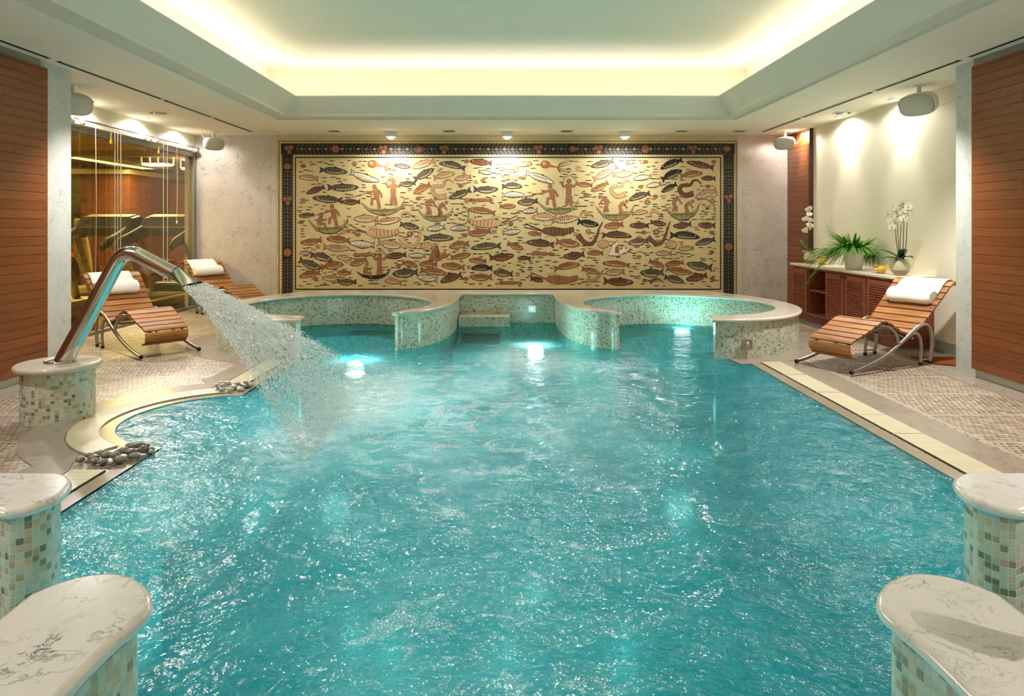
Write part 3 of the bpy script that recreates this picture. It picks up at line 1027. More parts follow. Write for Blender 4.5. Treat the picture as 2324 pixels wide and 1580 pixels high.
# near tubs: white marble coping in the corners of the picture
nl = [(-.83, -.4), (-.83, 1.10), (-.828, 1.40), (-.817, 1.50), (-.815, 1.56), (-.832, 1.605), (-.87, 1.655), (-.925, 1.70), (-.98, 1.722), (-1.03, 1.72),
      (-1.076, 1.70), (-1.112, 1.665), (-1.138, 1.62)]
inn = polar((-2.0, 1.38), [(a, .87) for a in range(6, -235 - 50, -6)])
nl_up = [(-1.545, 2.085), (-1.49, 2.115), (-1.463, 2.16), (-1.45, 2.21), (-1.462, 2.277), (-1.488, 2.335), (-1.535, 2.388), (-1.59, 2.418)]
inn2 = [p for p in inn if not (p[0] > -1.56 and p[1] > 2.0)]
near_l = [tuple(p) for p in spline([Vector(p) for p in nl], 3)] + inn2 + [tuple(p) for p in spline([Vector(p) for p in nl_up], 3)] + [(-2.0, 2.42), (-3.3, 2.42), (-3.3, -.4)]
if area(near_l) < 0: near_l.reverse()
tub('near_tub_wall', near_l, 'near tub wall with white marble coping, on the spout side, closest to the viewer', M['marble_white'])
near_r = [(-x + .035, y) for x, y in near_l]
near_r.reverse()
tr = tub('near_tub_wall', near_r, 'near tub wall with wet puddle on white marble coping, on the lounger side', M['marble_white'])
# thin puddle on the coping
m, nt = new_mat('puddle_water'); g = G(nt)
vv = g.coords(); nb = g.bump(g.noise(vv, 130, 3, .6), .22, .004)
tr_ = g.n('ShaderNodeBsdfTransparent', i_Color=(.97,.97,.96)).outputs[0]
gl_ = g.n('ShaderNodeBsdfGlossy', i_Roughness=.06, i_Normal=nb).outputs[0]
mx_ = g.n('ShaderNodeMixShader', i_0=g.math('ADD', g.n('ShaderNodeFresnel', i_IOR=two_sided_ior(g, 1.33), i_Normal=nb).outputs[0], .05), i_1=tr_, i_2=gl_).outputs[0]
g.out(mx_)
pud = [(.905, 1.53), (.93, 1.545), (1.0, 1.51), (1.06, 1.465), (1.13, 1.43), (1.20, 1.41), (1.21, 1.36), (1.13, 1.38), (1.07, 1.40), (1.03, 1.37), (.97, 1.39), (.93, 1.43), (.90, 1.48)]
pud = [tuple(p) for p in spline([Vector(p) for p in pud], 4, True)]
if area(pud) < 0: pud.reverse()
b = MB(); n = len(pud)
b.prism(pud, RT + .0004, RT + .0022)
tag(b.build('puddle', m), 'thin puddle of water lying on the white marble coping', 'puddle', kind='stuff')

# ------------------------------------------------------------------ the water
def inside(p, poly):
    x, y = p; c = False
    for i in range(len(poly)):
        x1, y1 = poly[i - 1]; x2, y2 = poly[i]
        if (y1 > y) != (y2 > y) and x < (x2 - x1) * (y - y1) / (y2 - y1) + x1: c = not c
    return c
WZ = -.005
def wave(x, y):
    d = math.exp(-((x + .5) / 1.5) ** 2 - ((y - 4.6) / 2.2) ** 2)
    a = .35 + 1.0 * d
    if y > 6.7: a *= .6
    n1 = noise.noise((x * 1.6, y * 1.9, 1.3)); n2 = noise.noise((x * 4.3 + 7, y * 4.8, 4.1)); n3 = noise.noise((x * 10, y * 11, 9.7))
    return a * (.010 * n1 + .0085 * n2 + .0042 * n3)
step = .034
nx = int(6.2 / step); ny = int(8.75 / step)
x0, y0 = -3.1, .30
hp = offset(hole, .03)
ok = [[inside((x0 + (i + .5) * step, y0 + (j + .5) * step), hp) for i in range(nx)] for j in range(ny)]
idx = {}; vs = []; fs = []
def vid(i, j):
    k = (i, j)
    if k not in idx:
        x, y = x0 + i * step, y0 + j * step
        idx[k] = len(vs); vs.append((x, y, WZ + wave(x, y)))
    return idx[k]
for j in range(ny):
    for i in range(nx):
        if ok[j][i]: fs.append((vid(i, j), vid(i + 1, j), vid(i + 1, j + 1), vid(i, j + 1)))
b = MB(); b.add(vs, fs)
tag(b.build('pool_water', M['water'], smooth=180), 'choppy turquoise pool water with foam and bubbles', 'water', kind='stuff')

# underwater lamps: a steel ring with a bright lens, each with its own lamp
def pool_lamp(x, y, z, power, label, size=.10, rr=.09):
    t = empty('underwater_lamp', (x, y, z)); tag(t, label, 'lamp', 'underwater lamps')
    b = MB(); b.lathe([(rr + .03, 0), (rr + .03, .012), (rr, .02), (rr, .008)], 28)
    b.build('ring', M['steel'], t, smooth=40)
    b = MB(); b.lathe([(rr, .010), (rr * .6, .018), (0, .020)], 28); b.build('lens', M['lamp_pool'] if z > -.3 else M['lamp_pool_dim'], t, smooth=60)
    l = bpy.data.lights.new('underwater_light', 'POINT'); l.energy = power; l.color = (.86, 1, .98); l.shadow_soft_size = size
    lo = bpy.data.objects.new('underwater_light', l); lo.location = (x, y, z + (.10 if z > -.3 else .35)); COL.objects.link(lo)
LAMPS = [(-1.41, 6.33, -.15, 6, 'glowing underwater lamp where the falling water lands'),
         (.30, 7.15, -.15, 6, 'glowing underwater lamp in the channel between the two tubs'),
         (2.13, 8.30, -.07, 1.0, 'small underwater lamp inside the tub by the alcove')]
for q in LAMPS: pool_lamp(*q)

# ------------------------------------------------------------------ falling water
def traj(s, v, jit=0.0):
    """s 0..1 down the fall, v -1..1 across the fan"""
    x = s * 1.0
    yn = 4.42 + .145 * v
    spread = (.86 if v > 0 else .72) * v
    y = yn + spread * (s ** 1.25) + .07 * s
    z = .862 - .70 * x - .20 * x * x - .02 * (v * v) * s
    return Vector((-2.03 + x, y, z))
rnd = random.Random(3)
b = MB()
for k in range(30000):
    s = rnd.random() ** .75
    v = max(-1, min(1, rnd.gauss(0, .62))) if rnd.random() < .7 else rnd.uniform(-1, 1)
    if rnd.random() < .10: v = rnd.choice((-1, 1)) * rnd.uniform(.93, 1.02)
    p = traj(s, v); q = traj(min(1.03, s + .02), v)
    d = (q - p).normalized()
    thick = .012 + .05 * s
    p += Vector((rnd.gauss(0, thick * .45), rnd.gauss(0, thick * .4), rnd.gauss(0, thick * .5)))
    if p.z < -.02: continue
    L = rnd.uniform(.003, .012) * (1.4 - .6 * s); r = rnd.uniform(.0010, .0026)
    a = d.orthogonal().normalized(); c = d.cross(a)
    w = rnd.uniform(0, 6.28); e1 = a * math.cos(w) + c * math.sin(w); e2 = d.cross(e1)
    bend = e1 * rnd.uniform(-.3, .3) * L
    vs = [p - d * L, p + e1 * r + bend * .5, p - e1 * r * .5 + e2 * r + bend * .5, p - e1 * r * .5 - e2 * r + bend * .5, p + d * L]
    b.add(vs, [(0, 2, 1), (0, 3, 2), (0, 1, 3), (4, 1, 2), (4, 2, 3), (4, 3, 1)])
# ragged membranes of water near the lip, breaking up on the way down
NS, NV = 70, 64
grid = {}
mb_v = []; mb_f = []
for i in range(NS + 1):
    for j in range(NV + 1):
        s = i / NS; v = -1 + 2 * j / NV
        p = traj(s, v)
        n_ = noise.noise((s * 9, v * 7, 2.2)); n2 = noise.noise((s * 26, v * 22, 5.2))
        p += Vector((.6, 0, .8)) * ((.012 + .03 * s) * n_ + (.006 + .016 * s) * n2)
        mb_v.append(p)
for i in range(NS):
    for j in range(NV):
        s = (i + .5) / NS; v = -1 + 2 * (j + .5) / NV
        hole_n = noise.noise((s * 15 + 3, v * 12, 8.8)) * .6 + noise.noise((s * 44, v * 30, 1.8)) * .55
        if hole_n > .34 - 1.0 * s - .12 * abs(v): continue
        a_ = i * (NV + 1) + j
        mb_f.append((a_, a_ + 1, a_ + NV + 2, a_ + NV + 1))
b.add(mb_v, mb_f)
# splash beads over the landing line
for k in range(9000):
    v = rnd.uniform(-1.05, 1.05); p = traj(1.0, v)
    p = Vector((p.x + rnd.gauss(.10, .20), p.y + rnd.gauss(0, .14), abs(rnd.gauss(0, .075)) + .004))
    r = rnd.uniform(.0009, .0024)
    e = [Vector((r, 0, 0)), Vector((0, r, 0)), Vector((0, 0, r * 1.3))]
    b.add([p + e[0], p + e[1], p - e[0], p - e[1], p + e[2], p - e[2]], [(0, 1, 4), (1, 2, 4), (2, 3, 4), (3, 0, 4), (1, 0, 5), (2, 1, 5), (3, 2, 5), (0, 3, 5)])
tag(b.build('water_cascade', M['spray'], smooth=180), 'fan of white water falling from the steel spout into the pool', 'water jet', kind='stuff')

# ------------------------------------------------------------------ pedestal and spout
PX, PY = -2.905, 4.42
t = empty('tiled_pedestal', (PX, PY, 0)); tag(t, 'round tiled pedestal with marble top carrying the steel spout', 'pedestal')
circ = arc((0, 0), .208, 0, 360, 48)[:-1]
b = MB(); b.sides(circ, 0, .325); o = b.build('tiled_drum', M['tile_near'], t, smooth=60)
b = MB(); b.slab(arc((0, 0), .25, 0, 360, 56)[:-1], .322, .362); b.build('marble_top', M['marble_top'], t, smooth=50)

t = empty('water_spout', (PX + .02, PY, .362)); tag(t, 'tall bent polished steel water spout on the tiled pedestal', 'spout')
ox, oz = PX + .02, .362
P0, PB, P1 = Vector((-2.872, 0, .36)), Vector((-2.478, 0, 1.10)), Vector((-2.155, 0, .932))
da, db = (PB - P0).normalized(), (P1 - PB).normalized(); tr_l = .125
A_, B_ = PB - da * tr_l, PB + db * tr_l
dense = [P0.lerp(A_, i / 14) for i in range(14)]
dense += [A_ * (1 - t_) ** 2 + PB * (2 * t_ * (1 - t_)) + B_ * t_ ** 2 for t_ in [i / 16 for i in range(17)]]
dense += [B_.lerp(P1, (i + 1) / 6) for i in range(6)]
dense = [p - Vector((ox, 0, oz)) for p in dense]
b = MB(); r_ = [.058 - .010 * min(1, i / 14) for i in range(len(dense))]
b.tube(dense, r_, 24); b.build('pipe', M['steel'], t, smooth=75)
# flared mouth: round at the pipe, a flat slot at the lip
b = MB(); e0 = Vector((-2.155 - ox, 0, .932 - oz)); e1 = Vector((-2.03 - ox, 0, .866 - oz)); d = (e1 - e0).normalized(); up = Vector((0, 1, 0)).cross(d)
rings = []
for k in range(9):
    f = k / 8; c = e0.lerp(e1, f)
    wy = .049 + (.152 - .049) * f; wz = .049 + (.010 - .049) * f
    rings.append([c + Vector((0, 1, 0)) * (wy * math.cos(2 * PI * i / 28)) + up * (wz * math.sin(2 * PI * i / 28)) for i in range(28)])
b.add([p for r in rings for p in r], [(k * 28 + i, k * 28 + (i + 1) % 28, (k + 1) * 28 + (i + 1) % 28, (k + 1) * 28 + i) for k in range(8) for i in range(28)])
b.build('fan_nozzle', M['steel'], t, smooth=70)
b = MB(); b.lathe([(.051, -.004), (.051, .004)], 20, e0, 0, d); b.build('joint_ring', M['dark_grey'], t, smooth=50)
b = MB(); b.tube([Vector((-.01 + .085 * math.cos(w * PI / 16), .085 * math.sin(w * PI / 16), .006)) for w in range(32)], .008, 8, closed=True)
b.build('base_ring', M['steel'], t, smooth=60)

# ------------------------------------------------------------------ pebbles beside the grates
def pebble(name, x, y, z, a, bb, c, ang, mat, label, group):
    b = MB()
    n, m = 14, 9; vs = []
    sx, sy = rnd.random() * 9, rnd.random() * 9
    for i in range(m + 1):
        t_ = PI * i / m
        for k in range(n):
            w = 2 * PI * k / n
            d = Vector((math.sin(t_) * math.cos(w), math.sin(t_) * math.sin(w), math.cos(t_)))
            f = 1 + .16 * noise.noise(d * 1.3 + Vector((sx, sy, 0)))
            vs.append(Vector((d.x * a, d.y * bb, d.z * c)) * f)
    fs = [(i * n + k, (i + 1) * n + k, (i + 1) * n + (k + 1) % n, i * n + (k + 1) % n) for i in range(m) for k in range(n)]
    b.add(vs, fs)
    o = b.build(name, mat, smooth=180)
    o.location = (x, y, z + c * .93); o.rotation_euler = (rnd.uniform(-.15, .15), rnd.uniform(-.15, .15), ang)
    tag(o, label, 'pebble', group)
    return o
PEB = [  # x, y, z, length, width, height, angle : grey heap (pixel-measured on the deck)
    (-2.175, 3.60, 0, .034, .024, .017, .3), (-2.235, 3.56, 0, .028, .022, .018, 1.2), (-2.12, 3.545, 0, .036, .022, .018, .2), (-2.055, 3.53, 0, .030, .023, .018, .9),
    (-1.995, 3.52, 0, .024, .017, .012, .1), (-2.155, 3.66, 0, .034, .024, .020, .6), (-2.09, 3.61, .006, .036, .026, .020, .5), (-2.02, 3.60, .008, .036, .026, .020, .1),
    (-1.955, 3.555, 0, .040, .027, .022, .1), (-2.235, 3.64, 0, .028, .022, .016, .8), (-2.06, 3.68, 0, .030, .024, .018, .3), (-2.005, 3.665, .012, .034, .026, .021, .2),
    (-1.94, 3.64, .014, .036, .024, .020, .2), (-2.02, 3.73, .012, .026, .022, .022, 1.1), (-1.955, 3.715, .024, .052, .022, .018, .65), (-2.025, 3.80, .004, .050, .024, .018, .6),
    (-1.90, 3.70, .006, .034, .026, .022, 1.2), (-1.935, 3.78, 0, .030, .022, .018, .4), (-1.89, 3.61, 0, .038, .024, .020, .3), (-1.86, 3.73, 0, .028, .020, .016, .2), (-1.83, 3.70, .0, .028, .018, .012, -.2)]
words_ = ['flat', 'egg shaped', 'long', 'round', 'small', 'dark', 'oval', 'wet']
for i, q in enumerate(PEB):
    x, y = -2.235 + (q[0] + 2.24) * .74, q[1] + .01
    pebble('pebble', x, y, q[2] + .006, q[3] * .86, q[4] * .86, q[5] * .86, q[6], M['pebble'], 'grey river pebble in the heap between the two near overflow grates', 'grey pebbles by the bay')
for i in range(24):
    f = i / 24
    x = -2.20 + .24 * rnd.random(); y = 5.08 + .02 * math.sin(i) + .19 * rnd.random() + .10 * (x + 2.2)
    pebble('pale_pebble', x, y, .006 + (.018 if i % 4 == 3 else 0), rnd.uniform(.022, .034), rnd.uniform(.017, .023), rnd.uniform(.013, .018), rnd.uniform(0, 3), M['pebble_pale'],
           'pale river pebble in the heap where the falling water meets the deck', 'pale pebbles by the falling water')
t = empty('depth_sign', (-2.10, 6.305, .004)); tag(t, 'small blue and white enamel sign seen through the falling water', 'sign')
b = MB(); b.box(-.07, .07, -.004, .004, 0, .11); b.build('plate', M['blue_tile'], t)
b = MB(); b.box(-.055, -.012, -.006, -.004, .02, .05); b.box(.0, .05, -.006, -.004, .04, .075); b.box(-.04, .01, -.006, -.004, .085, .11)
b.build('white_marks', M['ceramic'], t)
# ------------------------------------------------------------------ sun loungers
def prof_curve():
    pts = [(.175, .120), (.128, .128), (.096, .156), (.084, .198), (.099, .236), (.15, .258), (.24, .291), (.34, .332), (.43, .371), (.495, .390), (.555, .382),
           (.63, .345), (.72, .296), (.80, .268), (.86, .262), (.92, .280), (1.0, .335), (1.1, .412), (1.2, .494), (1.3, .578), (1.385, .652), (1.43, .684), (1.475, .700), (1.52, .698), (1.548, .684)]
    return spline([Vector((p[0], 0, p[1])) for p in pts], 8)
PROF = prof_curve()
def along(d):
    acc = 0
    for a, c in zip(PROF[:-1], PROF[1:]):
        l = (c - a).length
        if acc + l >= d:
            return a.lerp(c, (d - acc) / l), (c - a).normalized()
        acc += l
    return PROF[-1], (PROF[-1] - PROF[-2]).normalized()
PLEN = sum((c - a).length for a, c in zip(PROF[:-1], PROF[1:]))

def half_w(d):
    f = d / PLEN
    return .192 + .092 * f

def make_lounger(label):
    t = empty('sun_lounger'); tag(t, label, 'sun lounger', 'teak sun loungers')
    b = MB(); n = 22; pitch = PLEN / n
    for k in range(n):
        gap = .0058
        ds = [k * pitch + gap + (pitch - 2 * gap) * i / 4 for i in range(5)]
        vs = []
        hw = half_w(k * pitch + pitch / 2)
        for d in ds:
            p, tg = along(d)
            nr = Vector((-tg.z, 0, tg.x))       # left of the direction of travel = the upper side
            for off in (.002, .021):
                for y in (-hw, hw): vs.append(p + nr * off + Vector((0, y, 0)))
        fs = [(0, 1, 3, 2), (16, 18, 19, 17)]
        for i in range(4):
            q = i * 4; r = q + 4
            fs += [(q + 2, q + 3, r + 3, r + 2), (q + 1, q, r, r + 1), (q, q + 2, r + 2, r), (q + 3, q + 1, r + 1, r + 3)]
        b.add(vs, fs)
    b.build('slatted_bed', M['teak'], t, bevel=.0025)
    for sy in (-1, 1):
        y = sy * .262
        b = MB(); under = [along(.02 + (PLEN - .04) * i / 60) for i in range(61)]
        path = []
        for i_, (p, tg) in enumerate(under):
            y = sy * (half_w(PLEN * i_ / 60) - .045)
            nr = Vector((-tg.z, 0, tg.x))
            path.append(p - nr * .012 + Vector((0, y, 0)))
        b.tube(path, (.013), 8); b.build('side_rail', M['brushed'], t, smooth=60)
        # long runner from the toe up to the arch and down to the rear foot
        def yy_(x): return sy * (.270 - .006 * x)
        y = sy * .268
        run = [(0.0, .030), (.12, .045), (.30, .083), (.45, .125), (.58, .178), (.72, .245), (.84, .305), (.93, .343), (1.0, .356), (1.065, .335), (1.11, .27), (1.125, .18), (1.11, .09), (1.095, .02)]
        b = MB(); b.tube(spline([Vector((p[0], yy_(p[0]), p[1])) for p in run], 5), .0165, 10)
        r = b.build('leg', M['brushed'], t, smooth=60)
        b = MB(); b.lathe([(.0175, -.012), (.0185, -.010), (.0185, .012), (0, .014)], 12, (-.002, y, .0275), 0, (-1, 0, -.14))
        b.build('toe_cap', M['black'], r, smooth=60)
        b = MB(); b.lathe([(.016, 0), (.016, .022)], 12, (1.095, yy_(1.095), 0)); b.build('foot_cap', M['black'], r, smooth=60)
        run2 = [(.79, .272), (.85, .285), (.905, .275), (.945, .23), (.962, .15), (.955, .075), (.95, .02)]
        b = MB(); b.tube(spline([Vector((p[0], yy_(p[0]), p[1])) for p in run2], 5), .014, 10)
        b.tube([Vector((.95, yy_(.95), .04)), Vector((1.095, yy_(1.095), .04))], .008, 8)
        r = b.build('leg', M['brushed'], t, smooth=60)
        b = MB(); b.lathe([(.016, 0), (.016, .022)], 12, (.95, yy_(.95), 0)); b.build('foot_cap', M['black'], r, smooth=60)
        arch = [(.385, .335), (.46, .362), (.53, .358), (.59, .318), (.625, .255), (.635, .195)]
        b = MB(); b.tube(spline([Vector((p[0], sy * (.190 + .074 * (p[0] - .38) / .26), p[1])) for p in arch], 5), .014, 10)
        b.build('knee_bracket', M['brushed'], t, smooth=60)
    b = MB()
    for x, z, h_ in ((.50, .366, .18), (.86, .240, .25), (1.30, .555, .22)):
        b = MB(); b.tube([Vector((x, -h_, z)), Vector((x, h_, z))], .011, 8); b.build('cross_bar', M['brushed'], t, smooth=60)
    return t

def make_towel(label, seed=0):
    """sheet laid over the head end with a rolled bolster at its lower edge"""
    b = MB(); w = .205
    d0 = PLEN - .006
    path = []
    for i in range(10):
        p, tg = along(d0 - i * .030)
        nr = Vector((-tg.z, 0, tg.x)); nr = nr if nr.z > 0 else -nr
        path.append((p + nr * .028, nr, tg))
    p, nr, tg = path[-1]
    c = p - tg * .070 + nr * .028; R = .068
    base = math.atan2((p - c).dot(nr), (p - c).dot(-tg))
    prof2 = [(q[0] + q[1] * .004) for q in path]
    # roll: go round in the plane (−tg, nr)
    for k in range(1, 26):
        a = rad(158) - rad(330) * k / 25
        prof2.append(c + (-tg) * (R * 1.22 * math.cos(a)) + nr * (R * .84 * math.sin(a)))
    ny_ = 12; vs = []
    for j in range(ny_ + 1):
        y = -w + 2 * w * j / ny_
        for k, q in enumerate(prof2):
            n_ = noise.noise((q.x * 7 + seed, y * 6, q.z * 7)) * .006
            edge = max(0, abs(y) / w - .82) / .18
            qq = q.copy()
            if k >= 10: qq = c + (q - c) * (1 - .20 * edge ** 2)
            vs.append((qq.x, y + n_, qq.z + n_))
    m_ = len(prof2); fs = []
    for j in range(ny_):
        for k in range(m_ - 1):
            fs.append((j * m_ + k, j * m_ + k + 1, (j + 1) * m_ + k + 1, (j + 1) * m_ + k))
    # close the ends of the roll
    for j, s in ((0, 1), (ny_, -1)):
        ring_ = [j * m_ + k for k in range(10, m_)]
        fs.append(tuple(ring_ if s > 0 else reversed(ring_)))
    b.add(vs, fs)
    o = b.build('rolled_towel', M['towel'], smooth=50)
    sm = o.modifiers.new('Solidify', 'SOLIDIFY'); sm.thickness = .006; sm.offset = 0
    tag(o, label, 'towel', 'rolled white towels')
    return o

spots = [((2.715, 5.86), 28.0, 'teak slatted sun lounger by the louvred cabinet and straight pool edge', 'white rolled towel over the head of the lounger by the cabinet', -.01),
         ((-3.20, 6.49), 139.5, 'teak slatted sun lounger behind the steel water spout, before the gym glass', 'white rolled towel on the lounger behind the steel spout', .03),
         ((-3.33, 9.12), 142.0, 'teak slatted sun lounger in the corner by the marble wall and mural', 'white rolled towel on the corner lounger by the marble wall', .03)]
proto = make_lounger(spots[0][2])
for i, (p, a, lb, tl, ty) in enumerate(spots):
    o = proto if i == 0 else copy_tree(proto)
    o['label'] = lb
    o.location = (p[0], p[1], .003); o.rotation_euler = (0, 0, rad(a))
    tw = make_towel(tl, i * 5)
    # shift across the lounger in its own frame
    tw.location = (p[0] - math.sin(rad(a)) * ty, p[1] + math.cos(rad(a)) * ty, .004); tw.rotation_euler = (0, 0, rad(a))

# ------------------------------------------------------------------ louvred cabinet
CX0, CX1, CY0, CY1, CZ = 3.88, XR - .002, 6.87, 9.26, .70
t = empty('louvred_cabinet', ((CX0 + CX1) / 2, (CY0 + CY1) / 2, 0)); tag(t, 'long mahogany cabinet with louvred doors and one open shelf bay', 'cabinet')
o_ = Vector(t.location)
def loc(b):
    b.v = [(x - o_.x, y - o_.y, z - o_.z) for x, y, z in b.v]; return b
edges = [6.87, 7.348, 7.826, 8.304, 8.782, 9.26]
b = MB()
b.box(CX0 + .05, CX1, CY0 + .02, CY1, 0, .09)                       # plinth
b.box(CX0, CX1, CY0, CY1, .09, .115); b.box(CX0, CX1, CY0, CY1, CZ - .025, CZ)
b.box(CX1 - .015, CX1, CY0, CY1, .115, CZ - .025)
for y in edges:
    y0_ = min(max(y - .012, CY0), CY1 - .024)
    b.box(CX0 + .003, CX1 - .015, y0_, y0_ + .024, .115, CZ - .025)
loc(b).build('cabinet_body', M['cab_wood'], t, bevel=.002)
b = MB(); b.box(CX0 + .01, CX1 - .016, 8.304 + .013, 8.782 - .013, .40, .42); loc(b).build('shelf', M['cab_wood'], t, bevel=.002)
for k in (0, 1, 2, 4):
    ya, yb = edges[k] + .016, edges[k + 1] - .016
    d = empty('door'); d.parent = t; d.location = (0, 0, 0)
    b = MB(); fx0, fx1 = CX0 - .018, CX0 + .002
    b.box(fx0, fx1, ya, ya + .055, .12, CZ - .03); b.box(fx0, fx1, yb - .055, yb, .12, CZ - .03)
    b.box(fx0, fx1, ya + .055, yb - .055, .12, .175); b.box(fx0, fx1, ya + .055, yb - .055, CZ - .085, CZ - .03)
    loc(b).build('door_frame', M['cab_wood'], d, bevel=.0025)
    b = MB(); z = .19
    while z < CZ - .09:
        b.obox(((fx0 + fx1) / 2, (ya + yb) / 2, z), (.011, 0, .011), (0, (yb - ya) / 2 - .056, 0), (.0028, 0, -.0028)); z += .0262
    loc(b).build('louvre_slats', M['cab_wood'], d)
    if k in (1, 2):
        yy = yb - .03 if k == 1 else ya + .03
        b = MB(); b.tube([Vector((fx0 - .014, yy, CZ - .055 + .014 * math.cos(w * PI / 8), )) + Vector((0, .014 * math.sin(w * PI / 8), 0)) for w in range(16)], .003, 6, closed=True)
        b.lathe([(.009, 0), (.006, .012)], 12, (fx0, yy, CZ - .052), 0, (-1, 0, 0))
        loc(b).build('ring_handle', M['black'], d, smooth=60)
b = MB(); b.box(CX0 - .03, XR - .001, 6.84, 9.30, CZ + .001, CZ + .032)
tag(b.build('marble_countertop', M['counter'], bevel=.006), 'cream marble top lying on the louvred cabinet', 'countertop')
CT = CZ + .033

# ------------------------------------------------------------------ things on the counter
def bowl(x, y, label, r=.08, h=.085):
    b = MB()
    out = [(0, 0), (.028, .0), (.036, .006), (r * .72, h * .38), (r * .93, h * .72), (r, h)]
    inn_ = [(r - .005, h), (r * .9 - .004, h * .72), (r * .68, h * .40), (.03, .012), (0, .010)]
    b.lathe(out + inn_, 36)
    o = b.build('gold_glass_bowl', M['gold'], smooth=60); o.location = (x, y, CT)
    tag(o, label, 'bowl', 'gold glass bowls')
bowl(4.075, 8.83, 'gold glass bowl on the counter between the small orchid and the fern', .075, .095)
bowl(3.985, 7.28, 'gold glass bowl on the counter between the fern pot and the tall orchids')

def leaf(b, base, az, length, width, lift, droop, mi=0):
    n = 9; d = Vector((math.cos(az), math.sin(az), 0)); s = Vector((-d.y, d.x, 0)); L, R, C = [], [], []
    for i in range(n + 1):
        f = i / n
        c = Vector(base) + d * (length * f) + Vector((0, 0, lift * f - droop * f * f))
        w = width * (math.sin(PI * min(1, f * .93 + .07)) ** .6) * (1 if f < .98 else .15)
        L.append(c + s * w + Vector((0, 0, w * .28))); R.append(c - s * w + Vector((0, 0, w * .28))); C.append(c)
    vs = L + C + R; m_ = n + 1
    fs = [(i, i + 1, m_ + i + 1, m_ + i) for i in range(n)] + [(m_ + i, m_ + i + 1, 2 * m_ + i + 1, 2 * m_ + i) for i in range(n)]
    b.add(vs, fs, mi)

def flower(parent, c, face, size, name='blossom'):
    """moth orchid bloom: two broad petals, three sepals, a small lip"""
    f = Vector(face).normalized(); up = Vector((0, 0, 1)); a = up.cross(f).normalized(); u = f.cross(a)
    b = MB()
    def petal(ang, ln, wd, curl, off):
        dirv = a * math.cos(ang) + u * math.sin(ang); sd = f.cross(dirv)
        n = 6; vs = []
        for i in range(n + 1):
            t_ = i / n; w = wd * math.sin(PI * (.08 + .86 * t_)) ** .7
            cc = Vector(c) + dirv * (ln * t_) + f * (off + curl * t_ * t_)
            vs += [cc - sd * w - f * (.12 * w), cc + f * .002, cc + sd * w - f * (.12 * w)]
        fs = []
        for i in range(n):
            k = i * 3; fs += [(k, k + 1, k + 4, k + 3), (k + 1, k + 2, k + 5, k + 4)]
        b.add(vs, fs, 0)
    for ang, ln, wd, of in ((0.12, 1, .52, .002), (PI - .12, 1, .52, .002), (PI / 2, .95, .34, 0), (-PI / 2 - .7, .9, .32, 0), (-PI / 2 + .7, .9, .32, 0)):
        petal(ang, size * ln, size * wd, size * .12, of)
    b.ball(Vector(c) + f * size * .18 - u * size * .12, (size * .16, size * .16, size * .2), 8, 6, 1)
    o = b.build(name, [M['petal'], M['petal_heart']], parent, smooth=180)
    return o

def orchid(x, y, label, vase_r, vase_h, stems, leaves, seed):
    rn = random.Random(seed)
    t = empty('potted_orchid', (x, y, CT)); tag(t, label, 'orchid', 'white orchids in glass globes')
    b = MB(); R = vase_r
    pr = [(0, .004), (R * .55, .004), (R * .86, vase_h * .22), (R, vase_h * .52), (R * .9, vase_h * .80), (R * .66, vase_h)]
    b.lathe([tuple(p)[:2] for p in spline([Vector((p[0], p[1], 0)) for p in pr], 4)], 32)
    b.build('glass_globe', M['clear'], t, smooth=60)
    b = MB(); b.lathe([(0, .010), (R * .54, .010), (R * .82, vase_h * .22), (R * .84, vase_h * .30), (0, vase_h * .32)], 24); b.build('bark_filling', M['soil'], t, smooth=60)
    b = MB(); b.lathe([(0, vase_h * .30), (R * .84, vase_h * .31), (R * .93, vase_h * .52), (R * .80, vase_h * .82), (R * .5, vase_h * .95), (0, vase_h * 1.02)], 24)
    for k in range(46):
        a0 = rn.uniform(0, 6.28); 
        p0 = Vector((R * .5 * math.cos(a0), R * .5 * math.sin(a0), vase_h * .92))
        p1 = p0 + Vector((rn.gauss(0, .03), rn.gauss(0, .03), rn.uniform(.0, .035))); p2 = p1 + Vector((rn.gauss(0, .03), rn.gauss(0, .03), rn.uniform(-.03, .02)))
        b.tube(spline([p0, p1, p2], 4), .0013, 4)
    b.build('moss_filling', M['moss'], t, smooth=60)
    b = MB()
    for az, ln, wd, lf, dr in leaves: leaf(b, (0, 0, vase_h * .95), az, ln, wd, lf, dr)
    o = b.build('leaves', M['leaf_dark'] if seed == 1 else M['leaf_mid'], t, smooth=180); sd = o.modifiers.new('Solidify', 'SOLIDIFY'); sd.thickness = .003
    for st in stems:
        b = MB(); pts_ = [Vector(p) for p in st['path']]; path = spline(pts_, 8)
        b.tube(path, [.0042 - .0022 * i / len(path) for i in range(len(path))], 7)
        s_ = b.build('flower_stem', M['stem'], t, smooth=60)
        for c, fc, sz in st['blooms']:
            flower(s_, c, fc, sz)
    return t

